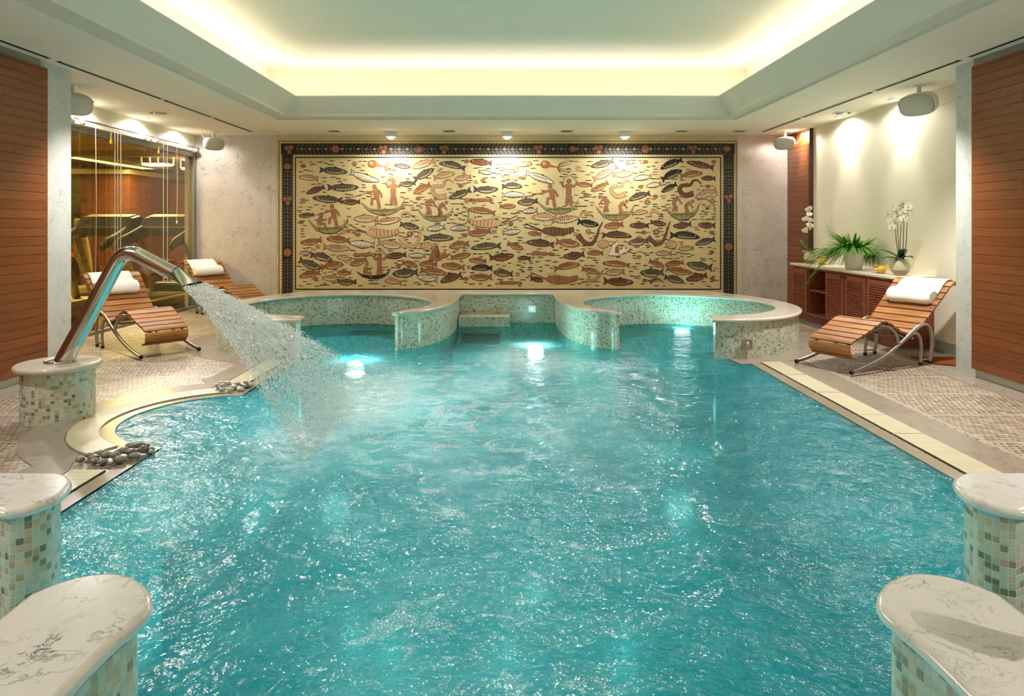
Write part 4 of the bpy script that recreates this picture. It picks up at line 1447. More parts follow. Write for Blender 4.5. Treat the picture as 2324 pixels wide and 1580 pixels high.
# tall orchids: five stems, a broad head of blooms
def head(cx, cy, z0, z1, n, wdt, rn, toward=(-.75, -.65, -.1)):
    out = []
    for i in range(n):
        f = i / max(1, n - 1)
        out.append(((cx + rn.gauss(0, wdt * .35), cy + rn.gauss(0, wdt), z0 + (z1 - z0) * f + rn.gauss(0, .012)),
                    (toward[0] + rn.gauss(0, .35), toward[1] + rn.gauss(0, .35), toward[2] + rn.gauss(0, .3)), rn.uniform(.034, .045)))
    return out
rn = random.Random(11)
base_h = .15
stems = [
    {'path': [(.01, .01, base_h), (-.01, .04, .30), (-.015, .055, .45), (-.01, .075, .56), (-.03, .115, .60)], 'blooms': head(-.02, .085, .47, .60, 6, .028, rn)},
    {'path': [(0, .0, base_h), (0, .03, .32), (.0, .045, .50), (0, .05, .62), (-.02, .08, .69)], 'blooms': head(-.01, .05, .57, .70, 6, .030, rn)},
    {'path': [(0, -.01, base_h), (.0, .0, .32), (.01, .0, .52), (.0, -.01, .66), (-.02, -.02, .72)], 'blooms': head(-.01, -.01, .62, .73, 5, .028, rn)},
    {'path': [(.01, -.03, base_h), (0, -.055, .32), (.0, -.065, .5), (0, -.075, .63), (-.02, -.07, .74)], 'blooms': head(-.01, -.07, .54, .70, 6, .026, rn)},
    {'path': [(.01, -.04, base_h), (.02, -.07, .32), (.02, -.085, .52), (.02, -.10, .66), (.0, -.15, .72)], 'blooms': head(.0, -.12, .66, .72, 3, .02, rn)},
]
orchid(4.03, 7.0, 'tall white orchids on dark stems in a glass globe, beside the lounger end', .098, .17, stems,
       [(2.2, .19, .036, .14, .05), (2.6, .17, .034, .06, .06), (-1.9, .21, .042, .17, .06), (-1.5, .20, .038, .10, .08), (3.6, .16, .034, .06, .05)], 1)
stems = [
    {'path': [(.0, .01, .13), (.0, .035, .30), (-.005, .045, .45), (-.01, .05, .56), (-.02, .0, .68), (-.02, -.03, .76)], 'blooms': head(-.02, .055, .42, .60, 7, .040, rn, (-.7, -.7, -.1)) + head(-.02, -.02, .66, .75, 3, .02, rn)},
    {'path': [(.0, -.02, .13), (.0, -.05, .30), (.0, -.045, .45), (-.01, -.05, .55), (-.02, -.09, .60)], 'blooms': head(-.02, -.075, .50, .60, 4, .026, rn)},
]
orchid(4.06, 9.13, 'small white orchid in a glass globe against the mahogany corner panel', .094, .16, stems,
       [(2.0, .20, .030, .20, .03), (2.5, .15, .030, .10, .05), (-1.4, .19, .028, .08, .03), (-1.9, .17, .026, .06, .05), (3.3, .12, .026, .16, .02)], 2)

# fern
FX, FY = 4.02, 7.92
t = empty('potted_fern', (FX, FY, CT)); tag(t, 'bushy green fern in a white tapered pot on the counter', 'fern')
b = MB(); b.lathe([(0, .002), (.082, .002), (.088, .008), (.112, .215), (.112, .222), (.104, .222), (.096, .19), (0, .19)], 36)
b.build('white_pot', M['ceramic'], t, smooth=40)
rn = random.Random(5)
b = MB()
for k in range(380):
    az = rn.uniform(0, 2 * PI)
    # fronds hang freely to the room side and are shorter by the wall
    wallward = max(0, math.cos(az))
    L = rn.uniform(.27, .50) * (1 - .42 * wallward)
    el = rn.uniform(.05, 1.3); dr = rn.uniform(.45, 1.25)
    if el > .95: dr *= .45
    front = max(0, math.cos(az - rad(-117)))        # keep the face of the pot clear
    if front > .45: el = max(el, .75); dr = min(dr, .75); L *= .8
    d = Vector((math.cos(az), math.sin(az), 0)); s = Vector((-d.y, d.x, 0))
    p0 = Vector((.05 * math.cos(az), .05 * math.sin(az), .20))
    n = 32; mid = []
    for i in range(n + 1):
        f = i / n
        mid.append(p0 + d * (L * (math.cos(el) * f + .22 * f)) + Vector((0, 0, L * (math.sin(el) * f - dr * f * f))))
    mid = [Vector((min(p.x, .225), p.y, max(p.z, .03) if p.x > -.20 else p.z)) for p in mid]
    b.tube(mid[::5] + [mid[-1]], .0012, 3, caps=False)
    tw = rn.uniform(-.5, .5)
    for i in range(2, n):
        f = i / n; ln = .023 * math.sin(PI * (.12 + .84 * f)) ** .8
        tg = (mid[i + 1] - mid[i - 1]).normalized(); nn = tg.cross(s).normalized(); side = (s * math.cos(tw) + nn * math.sin(tw)).normalized()
        for sg in (-1, 1):
            tip = mid[i] + side * (sg * ln) + tg * (ln * .35) - Vector((0, 0, ln * .2)); tip.x = min(tip.x, .268)
            w = tg * (L / n * .40)
            b.add([mid[i] - w, mid[i] + w * .2, tip, mid[i] + w], [(0, 1, 2), (1, 3, 2)])
o = b.build('fronds', M['fern'], t, smooth=180)

# coir mat in the alcove corner
b = MB(); b.prism([(3.80, 6.08), (4.26, 5.87), (4.275, 6.36), (3.79, 6.42)], .003, .014)
tag(b.build('door_mat', M['mat']), 'brown coir mat on the floor beside the marble pilaster', 'mat')

# ------------------------------------------------------------------ loudspeakers under the ceiling
def speaker(loc_, yaw, pitch, label, L=.30, R=.115, cable=None):
    t = empty('ceiling_speaker', loc_); tag(t, label, 'loudspeaker', 'white loudspeakers under the ceiling')
    d = Vector((math.cos(yaw) * math.cos(pitch), math.sin(yaw) * math.cos(pitch), math.sin(pitch)))     # facing
    a = Vector((-math.sin(yaw), math.cos(yaw), 0)); u = d.cross(a) * -1
    if u.z < 0: u = -u
    c = Vector((0, 0, -.175))
    b = MB(); prof_ = [(-.5, .62), (-.46, .80), (-.2, .96), (.15, 1.0), (.36, .97)]
    rings = []
    for f, k in prof_:
        ring_ = []
        for i in range(24):
            w = 2 * PI * i / 24
            ca, sa = math.cos(w), math.sin(w)
            q = 3.2
            rr = 1 / ((abs(ca) ** q + abs(sa) ** q) ** (1 / q))
            ring_.append(c + d * (L * .55 * f) + a * (R * 1.25 * k * rr * ca) + u * (R * .80 * k * rr * sa))
        rings.append(ring_)
    b.add([p for r in rings for p in r], [(k * 24 + i, k * 24 + (i + 1) % 24, (k + 1) * 24 + (i + 1) % 24, (k + 1) * 24 + i) for k in range(len(prof_) - 1) for i in range(24)] + [tuple(reversed(range(24)))])
    b.build('casing', M['white_plastic'], t, smooth=40)
    b = MB(); rings = []
    for f, k in ((.36, .95), (.46, .88), (.56, .60), (.60, .25)):
        rings.append([c + d * (L * .55 * f) + a * (R * 1.25 * k * math.cos(2 * PI * i / 24) * (1 / ((abs(math.cos(2 * PI * i / 24)) ** 3.2 + abs(math.sin(2 * PI * i / 24)) ** 3.2) ** (1 / 3.2)))) +
                      u * (R * .80 * k * math.sin(2 * PI * i / 24) * (1 / ((abs(math.cos(2 * PI * i / 24)) ** 3.2 + abs(math.sin(2 * PI * i / 24)) ** 3.2) ** (1 / 3.2)))) for i in range(24)])
    b.add([p for r in rings for p in r], [(k * 24 + i, k * 24 + (i + 1) % 24, (k + 1) * 24 + (i + 1) % 24, (k + 1) * 24 + i) for k in range(3) for i in range(24)] + [tuple(range(72, 96))])
    b.build('front_grille', M['grille'], t, smooth=50)
    b = MB(); b.lathe([(.05, 0), (.05, -.012), (.02, -.016), (.02, -.075), (.03, -.085), (0, -.085)], 16)
    b.build('ceiling_bracket', M['white_plastic'], t, smooth=40)
    if cable:
        b = MB(); b.tube(spline([c - d * L * .26] + [Vector(p) for p in cable], 6), .004, 6); b.build('cable', M['cord'], t, smooth=60)
speaker((4.02, 6.66, H), rad(214), rad(-22), 'large white loudspeaker under the ceiling beside the marble pilaster, alcove side', .34, .135, [(.18, .0, -.20), (.24, -.25, -.14), (.26, -.42, -.01)])
speaker((4.02, 9.88, H), rad(236), rad(-14), 'small white loudspeaker under the ceiling by the mahogany corner panel', .28, .115, [(.12, .02, -.20), (.20, -.02, -.14), (.235, -.04, -.01)])
speaker((-4.22, 6.62, H), rad(-36), rad(-22), 'white loudspeaker half hidden behind the marble pilaster, gym side', .34, .135)
speaker((-4.28, 9.95, H), rad(-56), rad(-14), 'small white loudspeaker under the ceiling in the corner above the gym glass', .28, .115, [(-.1, -.05, -.12), (-.16, -.08, -.01)])

# ------------------------------------------------------------------ ceiling fittings
def round_vent(x, y, label):
    t = empty('round_air_vent', (x, y, H)); tag(t, label, 'ceiling vent', 'round air vents')
    b = MB(); b.lathe([(.118, .002), (.118, -.006), (.095, -.010), (.088, -.004), (.088, .002)], 36); b.build('ring', M['cornice'], t, smooth=40)
    b = MB(); b.lathe([(.087, -.0005), (.087, -.003), (0, -.003)], 32); o = b.build('dark_opening', M['dark_slot'], t)
    b = MB(); b.lathe([(.06, -.004), (.055, -.010), (.0, -.012)], 32); b.build('disc', M['alu'], t, smooth=60)
round_vent(4.06, 8.26, 'round ceiling vent above the plant alcove'); round_vent(-4.22, 8.26, 'round ceiling vent above the gym glass')

def square_vent(x, label, dark=True):
    t = empty('square_downlight', (x, 9.86, H)); tag(t, label, 'downlight', 'square ceiling downlights before the mural')
    b = MB()
    for x0_, x1_, y0_, y1_ in ((-.10, .10, -.10, -.075), (-.10, .10, .075, .10), (-.10, -.075, -.075, .075), (.075, .10, -.075, .075)): b.box(x0_, x1_, y0_, y1_, -.008, .002)
    b.build('frame', M['cornice'], t)
    b = MB(); b.box(-.074, .074, -.074, .074, -.003, .003); b.build('recess', M['dark_grey'] if dark else M['plaster'], t)
for x, nm, dk in ((-3.42, 'blank square ceiling plate nearest the gym corner', False), (-2.5, 'dark square downlight left of the picture lamp nearest the gym', True), (-.84, 'dark square downlight before the mural, gym side of centre', True),
                  (.86, 'dark square downlight before the mural, alcove side of centre', True), (2.52, 'dark square downlight between the last picture lamp and the alcove', True), (3.36, 'square downlight nearest the alcove corner', True)):
    square_vent(x, nm, dk)
def picture_lamp(x, label):
    t = empty('picture_lamp', (x, 9.98, H)); tag(t, label, 'lamp', 'white box lamps over the mural')
    b = MB(); b.box(-.10, .10, -.09, .09, -.006, .0); b.box(-.075, .075, -.055, .055, -.075, -.006); b.build('box_housing', M['white_plastic'], t, bevel=.004)
    b = MB(); b.lathe([(.045, -.076), (.044, -.088), (.03, -.10), (0, -.104)], 20); b.build('lamp_glass', M['lamp_warm'], t, smooth=60)
for x, nm in ((-1.70, 'white box lamp over the gym end of the mural'), (0.0, 'white box lamp over the middle of the mural'), (1.72, 'white box lamp over the alcove end of the mural')): picture_lamp(x, nm)
def spot_fit(x, y, label, grp):
    t = empty('recessed_spotlight', (x, y, H)); tag(t, label, 'spotlight', grp)
    b = MB(); b.lathe([(.055, .003), (.055, -.005), (.042, -.008), (.040, .002)], 24); b.build('ring', M['alu'], t, smooth=40)
    b = MB(); b.lathe([(.040, -.001), (.02, -.003), (0, -.003)], 20); b.build('bulb', M['lamp_warm'], t)
SPOTS = [(4.17, 8.57, 'recessed spotlight above the fern on the alcove wall'), (4.17, 7.37, 'recessed spotlight above the orchids by the big loudspeaker'), (4.14, 9.80, 'recessed spotlight above the mahogany corner panel'),
         (-4.60, 8.67, 'recessed spotlight in the middle above the gym glass'), (-4.60, 9.75, 'recessed spotlight above the far end of the gym glass'), (-4.60, 7.50, 'recessed spotlight above the gym glass behind the loudspeaker')]
for x, y, nm in SPOTS: spot_fit(x, y, nm, 'recessed wall spotlights')

# ------------------------------------------------------------------ glass wall, blind rail and cords
gx = XL
t = empty('window_1', (gx, 8.2, 0)); struct(t, 'tall sliding glass wall onto the gym')
b = MB(); b.box(-.012, -.004, -2.18, 2.13, .035, 2.27); b.build('pane', M['pane'], t)
b = MB(); b.box(-.05, .02, -2.19, 2.15, 2.27, 2.335); b.box(-.06, .03, 2.07, 2.15, 0, 2.335)
b.build('frame', M['alu'], t, bevel=.004)
t = empty('blind_rail', (gx + .02, 8.2, 2.33)); tag(t, 'white blind rail with pulley brackets above the gym glass', 'blind rail')
b = MB(); b.box(0, .055, -2.15, 2.12, .012, .06); b.build('rail', M['white_plastic'], t, bevel=.004)
b = MB(); b.tube([Vector((.05, -2.15, .075)), Vector((.05, 2.13, .075))], .012, 8); b.build('rod', M['alu'], t, smooth=60)
for yy in (-1.15, -1.02, -.9, -.72, .55, .68, .85, 1.65, 2.0):
    b = MB(); b.lathe([(.026, -.02), (.03, 0), (.026, .02)], 14, (.066, yy, .036), 0, (0, 1, 0)); b.lathe([(.012, -.028), (.012, .028)], 10, (.066, yy, .036), 0, (0, 1, 0))
    b.build('pulley', M['white_plastic'], t, smooth=40)
def cord(y, z0, label, loop=0.0, beads=False, x=gx + .085):
    t = empty('pull_cord', (x, y, 2.36)); tag(t, label, 'pull cord', 'pull cords of the blinds')
    b = MB()
    if loop:
        pts_ = [Vector((0, -loop, 0)), Vector((0, -loop, z0 - 2.36 + .06)), Vector((0, -loop * .6, z0 - 2.36 + .01)), Vector((0, 0, z0 - 2.36)), Vector((0, loop * .6, z0 - 2.36 + .01)), Vector((0, loop, z0 - 2.36 + .06)), Vector((0, loop, 0))]
    else:
        pts_ = [Vector((0, 0, 0)), Vector((.004, .006, (z0 - 2.36) * .5)), Vector((0, -.004, z0 - 2.36))]
    b.tube(spline(pts_, 6), .0042, 6); b.build('cord', M['cord'], t, smooth=60)
    if beads:
        b = MB()
        for k in range(95): b.ball((0, .0, (z0 - 2.36) * (k + .5) / 95), .0062, 5, 4)
        b.build('bead_chain', M['cord'], t, smooth=180)
    else:
        b = MB(); b.lathe([(.006, 0), (.012, -.01), (.009, -.045), (0, -.05)], 12, (0, 0, z0 - 2.36 + .01)); b.build('tassel', M['white_plastic'], t, smooth=50)
cord(7.72, .55, 'thin white pull cord hanging nearest the marble pilaster')
cord(8.22, .95, 'cream bead chain hanging in mid glass, beside the yellow clip', beads=True)
cord(8.13, .75, 'thin cord with loop hanging in mid glass', loop=.028)
cord(9.30, .55, 'long looped blind cord hanging before the far gym glass', loop=.055)
cord(9.62, 1.30, 'short white cord tied up at the far end of the gym glass')
for yy, nm in ((8.02, 'small yellow clip on the blind rail in mid glass'), (9.12, 'small yellow clip on the blind rail towards the far corner')):
    b = MB(); b.box(gx + .075, gx + .095, yy - .015, yy + .015, 2.20, 2.245); b.box(gx + .08, gx + .09, yy - .003, yy + .003, 2.245, 2.335)
    tag(b.build('cord_clip', M['yellow'], bevel=.003), nm, 'clip', 'yellow cord clips')
# ------------------------------------------------------------------ the gym beyond the glass
GX0, GX1, GY0, GY1, GH = -9.2, XL - .12, 5.2, 16.0, 2.55
b = MB(); b.box(GX0, GX1, GY0, GY1, -.06, 0)
struct(b.build('floor_gym', M['gym_floor']), 'wooden floor of the gym beyond the glass')
gcream = simple('gym_ceiling_paint', srgb(176, 158, 112), .7, var=.03)
b = MB(); b.box(GX0, GX1, GY0, GY1, GH, GH + .1); struct(b.build('ceiling_gym', gcream), 'tan gym ceiling with lit coves')
b = MB(); b.box(GX0 - .1, GX0, GY0, GY1, 0, GH); b.box(GX0, GX1, GY0 - .1, GY0, 0, GH)
struct(b.build('wall_gym_side', simple('gym_wall_paint', srgb(200, 184, 132), .7)), 'cream gym side wall')
b = MB(); b.box(GX0, GX1 + .2, GY1, GY1 + .1, 0, GH); struct(b.build('wall_gym_end', M['gym_wood']), 'brown plank end wall of the gym')
b = MB(); b.box(GX1 - .02, GX1, YB + .16, GY1, 0, GH); struct(b.build('wall_gym_return', M['gym_wood']), 'plank wall running on behind the marble corner')
b = MB(); b.box(-8.0, -7.08, 12.8, 15.9, 0, 2.2); struct(b.build('wall_gym_block', M['gym_wood']), 'mahogany plank block in the middle of the gym')
b = MB(); b.box(-8.45, -7.05, 12.72, 15.95, 2.2, 2.29); struct(b.build('trim_22', gcream), 'cream band above the plank block')
b = MB(); b.box(-7.08, GX1 - .1, 14.3, 14.4, 0, 2.12); struct(b.build('wall_gym_rear', M['gym_wood']), 'brown plank wall behind the treadmills')
b = MB(); b.box(GX0, GX1 - .02, 9.0, 9.25, GH - .18, GH); b.box(GX0, GX1 - .02, 12.0, 12.1, GH - .10, GH); struct(b.build('ceiling_gym_beam', gcream), 'dropped beams in the gym ceiling')
# lit coves and lanterns
def strip_lamp(x0_, x1_, y0_, y1_, z, label):
    t = empty('cove_strip_light', ((x0_ + x1_) / 2, (y0_ + y1_) / 2, z)); tag(t, label, 'light strip', 'light strips in the gym ceiling')
    hx, hy = (x1_ - x0_) / 2, (y1_ - y0_) / 2
    b = MB(); b.box(-hx, hx, -hy, hy, -.012, .012); b.build('diffuser', M['lamp_gym_strip'], t)
    b = MB(); b.box(-hx - .02, -hx, -hy, hy, -.02, .03); b.box(hx, hx + .02, -hy, hy, -.02, .03); b.build('channel', M['white_plastic'], t)
strip_lamp(-8.30, -8.0, 9.5, 15.6, GH - .02, 'long lit cream cove strip crossing the gym ceiling')
strip_lamp(-8.9, -5.4, 8.1, 8.45, GH - .02, 'wide pale lit strip in the gym ceiling nearest the glass')
def lantern(x, y, label):
    t = empty('gym_lantern', (x, y, GH)); tag(t, label, 'lamp', 'square lanterns in the gym')
    b = MB(); b.box(-.24, .24, -.16, .16, -.03, 0)
    for i in (-1, -.33, .33, 1):
        for j in (-1, 1): b.box(i * .22 - .012, i * .22 + .012, j * .15 - .01, j * .15 + .01, -.21, -.03)
    b.build('frame', M['white_plastic'], t)
    b = MB(); b.box(-.21, .21, -.13, .13, -.23, -.19); b.build('glow_plate', M['lamp_gym'], t)
    b = MB(); b.box(-.2, .2, -.12, .12, -.05, -.035); b.build('glow_top', M['lamp_gym'], t)
lantern(-6.35, 12.4, 'bright square lantern seen through the middle of the gym glass'); lantern(-6.1, 13.35, 'bright square lantern at the far edge of the gym glass')

def treadmill(x, y, label, text):
    """console at +y, belt running toward the viewer"""
    t = empty('treadmill', (x, y, 0)); tag(t, label, 'treadmill', 'treadmills in the gym')
    b = MB(); b.box(-.42, .42, -1.75, .28, .06, .17); b.build('deck', M['beige_metal'], t, bevel=.02)
    b = MB(); b.box(-.26, .26, -1.70, .10, .168, .178); b.build('running_belt', M['black'], t)
    b = MB(); b.box(-.35, .35, .0, .42, .06, .32); b.build('motor_hood', M['dark_grey'], t, bevel=.04)
    for sx in (-1, 1):
        b = MB(); b.obox((sx * .40, -.07, .62), (.045, 0, 0), (0, .07, .02), (0, -.27, .47)); b.build('upright', M['beige_metal'], t, bevel=.015)
        b = MB(); hp_ = [Vector((sx * .42, -.95, .90)), Vector((sx * .42, -.8, .98)), Vector((sx * .41, -.45, 1.06)), Vector((sx * .38, -.1, 1.16)), Vector((sx * .30, .10, 1.26))]
        pth = spline(hp_, 6); b.tube(pth, [(.04 + .01 * i / len(pth), .05 + .10 * i / len(pth)) for i in range(len(pth))], 10); b.build('handrail', M['dark_grey'], t, smooth=60)
    b = MB()
    sec = [(-.02, 1.06), (-.16, 1.20), (-.02, 1.36), (.22, 1.40), (.40, 1.34), (.46, 1.24), (.30, 1.08)]
    n = len(sec); vs = [(xx, p[0] - .1, p[1]) for xx in (-.43, .43) for p in sec]
    b.add(vs, [tuple(range(n)), tuple(reversed(range(n, 2 * n)))] + [(i, n + i, n + (i + 1) % n, (i + 1) % n) for i in range(n)])
    b.build('console', M['dark_grey'], t, bevel=.03, merge=True)
    b = MB(); b.obox((0, .0, 1.395), (.36, 0, 0), (0, .11, .02), (0, -.001, .006)); b.build('console_top', M['beige_metal'], t)
    if text:
        c = bpy.data.curves.new('side_lettering', 'FONT'); c.body = text; c.size = .085; c.extrude = .001; c.space_character = 1.5; c.align_x = 'CENTER'
        o = bpy.data.objects.new('side_lettering', c); COL.objects.link(o); o.parent = t
        o.location = (.422, -1.42, .09); o.rotation_euler = (PI / 2, 0, PI / 2); c.materials.append(M['dark_grey'])
treadmill(-6.42, 11.05, 'dark treadmill seen through the gym glass, nearer the marble pilaster', None)
treadmill(-5.40, 11.05, 'dark treadmill seen through the far gym glass, next to the other', None)
t = empty('stationary_bike', (-7.6, 12.1, 0)); tag(t, 'beige exercise bike with red seat beyond the treadmills', 'exercise bike')
b = MB(); b.box(-.1, .1, -.55, .5, .02, .16); b.build('base', M['beige_metal'], t, bevel=.03)
b = MB(); b.tube(spline([Vector((0, .35, .15)), Vector((0, .30, .6)), Vector((0, .18, 1.0)), Vector((0, .12, 1.14))], 6), .05, 10); b.build('front_post', M['beige_metal'], t, smooth=60)
b = MB(); b.tube(spline([Vector((-.24, -.1, 1.12)), Vector((-.2, .08, 1.18)), Vector((0, .14, 1.2)), Vector((.2, .08, 1.18)), Vector((.24, -.1, 1.12))], 6), .022, 8); b.build('handlebar', M['dark_grey'], t, smooth=60)
b = MB(); b.box(-.15, .15, .08, .2, 1.16, 1.36); b.build('display', M['beige_metal'], t, bevel=.03)
b = MB(); b.box(-.14, .14, -.50, -.15, .68, .76); b.tube([Vector((0, -.33, .1)), Vector((0, -.33, .7))], .04, 8); b.build('seat', simple('red_vinyl', srgb(150, 54, 30), .4), t, bevel=.03)
c = bpy.data.curves.new('lettering', 'FONT'); c.body = 'LITE'; c.size = .062; c.extrude = .001; c.space_character = 1.7; c.align_x = 'RIGHT'
t = empty('step_machine', (-5.40, 7.75, 0)); tag(t, 'cream low exercise machine base with black lettering, behind the pilaster', 'exercise machine')
b = MB(); b.box(-.35, .35, -.75, .75, .16, .36); b.build('base', simple('cream_enamel', srgb(206, 190, 150), .4), t, bevel=.02)
b = MB(); b.box(-.3, .3, -.7, .7, .0, .16); b.build('plinth', M['black'], t)
tmp_ = bpy.data.objects.new('tmp', c); COL.objects.link(tmp_); bpy.context.view_layer.update()
me_ = bpy.data.meshes.new_from_object(tmp_); bpy.data.objects.remove(tmp_)
o = bpy.data.objects.new('lettering', me_); COL.objects.link(o); me_.materials.clear(); o.parent = t; o.location = (.352, .36, .24); o.rotation_euler = (PI / 2, 0, PI / 2); me_.materials.append(M['dark_grey'])
b = MB(); b.tube(spline([Vector((.2, .5, .35)), Vector((.18, .35, .7)), Vector((.1, -.1, 1.15))], 6), .045, 8); b.build('upright', M['beige_metal'], t, smooth=60)
# ------------------------------------------------------------------ the fish mural (stone tesserae panel)
KM = YB / 1549.0
def W2(p, lay):
    return ((p[0] - 1151) * KM, -.010 - lay * .0007, 1.25 - (p[1] - 510) * KM)
MC = {'field': 'stone', 'black': 0, 'grey': 1, 'brown': 2, 'orange': 3, 'tan': 4, 'white': 5, 'flesh': 6, 'olive': 7, 'margin': 8, 'leaf': 10}
MMATS = [M['t_black'], M['t_grey'], M['t_brown'], M['t_orange'], M['t_tan'], M['t_white'], M['t_flesh'], M['t_olive'], M['t_margin'], M['t_field'], M['t_leaf']]
class Draw(MB):
    def poly(self, pts, col, lay):
        a = sum(pts[i - 1][0] * pts[i][1] - pts[i][0] * pts[i - 1][1] for i in range(len(pts)))
        if a > 0: pts = list(reversed(pts))          # image y is down: keep faces to the room
        self.k = (getattr(self, 'k', 0) + 1) % 60
        self.add([W2(p, lay + self.k * .009) for p in pts], [tuple(reversed(range(len(pts))))], MC[col])
    def line(self, pts, w, col, lay, taper=False):
        pts = [Vector((p[0], p[1])) for p in pts]; n = len(pts); A, B = [], []
        for i, p in enumerate(pts):
            t = (pts[min(i + 1, n - 1)] - pts[max(i - 1, 0)]).normalized(); q = Vector((-t.y, t.x))
            ww = w * (1 - .8 * i / (n - 1)) if taper else w
            A.append(p + q * ww / 2); B.append(p - q * ww / 2)
        for i in range(n - 1): self.poly([A[i], A[i + 1], B[i + 1], B[i]], col, lay)
    def disc(self, c, r, col, lay, n=14, ry=None):
        self.poly([(c[0] + r * math.cos(2 * PI * i / n), c[1] + (ry or r) * math.sin(2 * PI * i / n)) for i in range(n)], col, lay)

mural = empty('fish_mosaic_mural', (0, YB, 0)); tag(mural, 'wide stone mosaic of fish and small fishing boats with black leaf border', 'mosaic')

# --- border: margin, dotted line, zigzag black band with leaves and fruit, inner line
D = Draw()
x0_, x1_, y0_, y1_ = 627, 1675, 312.6, 688
D.poly([(x0_, y0_), (x1_, y0_), (x1_, 319), (x0_, 319)], 'margin', 1)
D.poly([(x0_, y0_), (632, y0_), (632, y1_), (x0_, y1_)], 'margin', 1); D.poly([(1672, y0_), (x1_, y0_), (x1_, y1_), (1672, y1_)], 'margin', 1)
for xa, ya, xb, yb in ((633, 320, 1671, 321.6), (633, 320, 634.6, 688), (1669.6, 320, 1671.2, 688)):
    D.poly([(xa, ya), (xb, ya), (xb, yb), (xa, yb)], 'black', 2)
def zig(xa, ya, xb, yb, horizontal):
    """black band with saw teeth on both long sides"""
    tooth = 3.1
    if horizontal:
        n = int((xb - xa) / (2 * tooth)); st = (xb - xa) / n
        top = []; bot = []
        for i in range(n):
            xx = xa + st * i
            D.poly([(xx, yb - 2.5), (xx, ya + 2.5), (xx + st / 2, ya - .5), (xx + st, ya + 2.5), (xx + st, yb - 2.5), (xx + st / 2, yb + .5)], 'black', 2)
    else:
        n = int((yb - ya) / (2 * tooth)); st = (yb - ya) / n
        for i in range(n):
            yy = ya + st * i
            D.poly([(xb - 2.5, yy), (xa + 2.5, yy), (xa - .5, yy + st / 2), (xa + 2.5, yy + st), (xb - 2.5, yy + st), (xb + .5, yy + st / 2)], 'black', 2)
zig(638, 324.5, 1667, 352.5, True); zig(639.5, 351, 666.5, 688, False); zig(1640, 351, 1666.5, 688, False)
zig(666, 662, 1640, 684, True)
for xa, ya, xb, yb in ((669.5, 356, 1636.5, 358.8), (669.5, 356, 672.3, 658), (1633.7, 356, 1636.5, 658), (669.5, 655.2, 1636.5, 658)):
    D.poly([(xa, ya), (xb, ya), (xb, yb), (xa, yb)], 'black', 2)
def leaf2(c, ang, ln, wd, col):
    ca, sa = math.cos(ang), math.sin(ang)
    pts = [(-.5, 0), (-.15, .5), (.2, .38), (.5, 0), (.2, -.38), (-.15, -.5)]
    D.poly([(c[0] + u * ln * ca - v * wd * sa, c[1] + u * ln * sa + v * wd * ca) for u, v in pts], col, 3)
rn = random.Random(2)
k = 0; x = 676
fr_top = [762, 870, 952, 1007, 1222, 1300, 1358, 1464, 1572]
while x < 1634:
    if min(abs(x - f) for f in fr_top) > 9:
        col = ('grey', 'olive', 'leaf', 'tan')[k % 4]
        leaf2((x, 338.5), 0, 9, 4.5, col)
        for sg in (-1, 1):
            leaf2((x + 1, 338.5 + sg * 6), sg * .7, 9, 2.4, 'leaf'); leaf2((x + 4, 338.5 + sg * 9), sg * .35, 7, 1.6, 'leaf')
    x += 9.2; k += 1
def fruit(c, kind):
    if kind == 0:
        D.disc(c, 9.5, 'brown', 3.5); D.disc(c, 8, 'orange', 4)
        D.line([(c[0] - 4, c[1] - 2), (c[0], c[1] + 1), (c[0] + 4, c[1] - 2)], 1, 'brown', 4.5); D.line([(c[0], c[1] - 5), (c[0], c[1] + 5)], 1, 'brown', 4.5)
    elif kind == 1:
        for dx, dy in ((-5, -3), (5, -4), (1, 6)):
            D.disc((c[0] + dx, c[1] + dy), 5.4, 'brown', 3.5, 10); D.disc((c[0] + dx, c[1] + dy), 4.4, 'orange' , 4, 10)
    else:
        leaf2(c, .0, 22, 17, 'brown'); D.disc((c[0], c[1]), 6.5, 'orange', 4, 12, 5)
for i, f in enumerate(fr_top): fruit((f, 338.5), (0, 1, 2, 1, 1, 2, 1, 0, 1)[i])
for cx in (653, 1653):
    y = 362; k = 0; fy = (378, 455, 573) if cx < 1000 else (450, 560)
    while y < 684:
        if min(abs(y - f) for f in fy) > 10:
            leaf2((cx, y), PI / 2, 9, 4, ('leaf', 'grey', 'leaf')[k % 3])
            for sg in (-1, 1):
                leaf2((cx + sg * 6, y + 1), PI / 2 + sg * .7, 9, 2.4, 'leaf'); leaf2((cx + sg * 9.5, y + 4), PI / 2 + sg * .3, 7, 1.6, 'leaf')
        y += 9.2; k += 1
    for i, f in enumerate(fy): fruit((cx, f), (2, 1, 0)[i] if cx < 1000 else (1, 0)[i])
fruit((656, 339), 1); fruit((1649, 338), 2)
D.build('border_pattern', MMATS, mural)

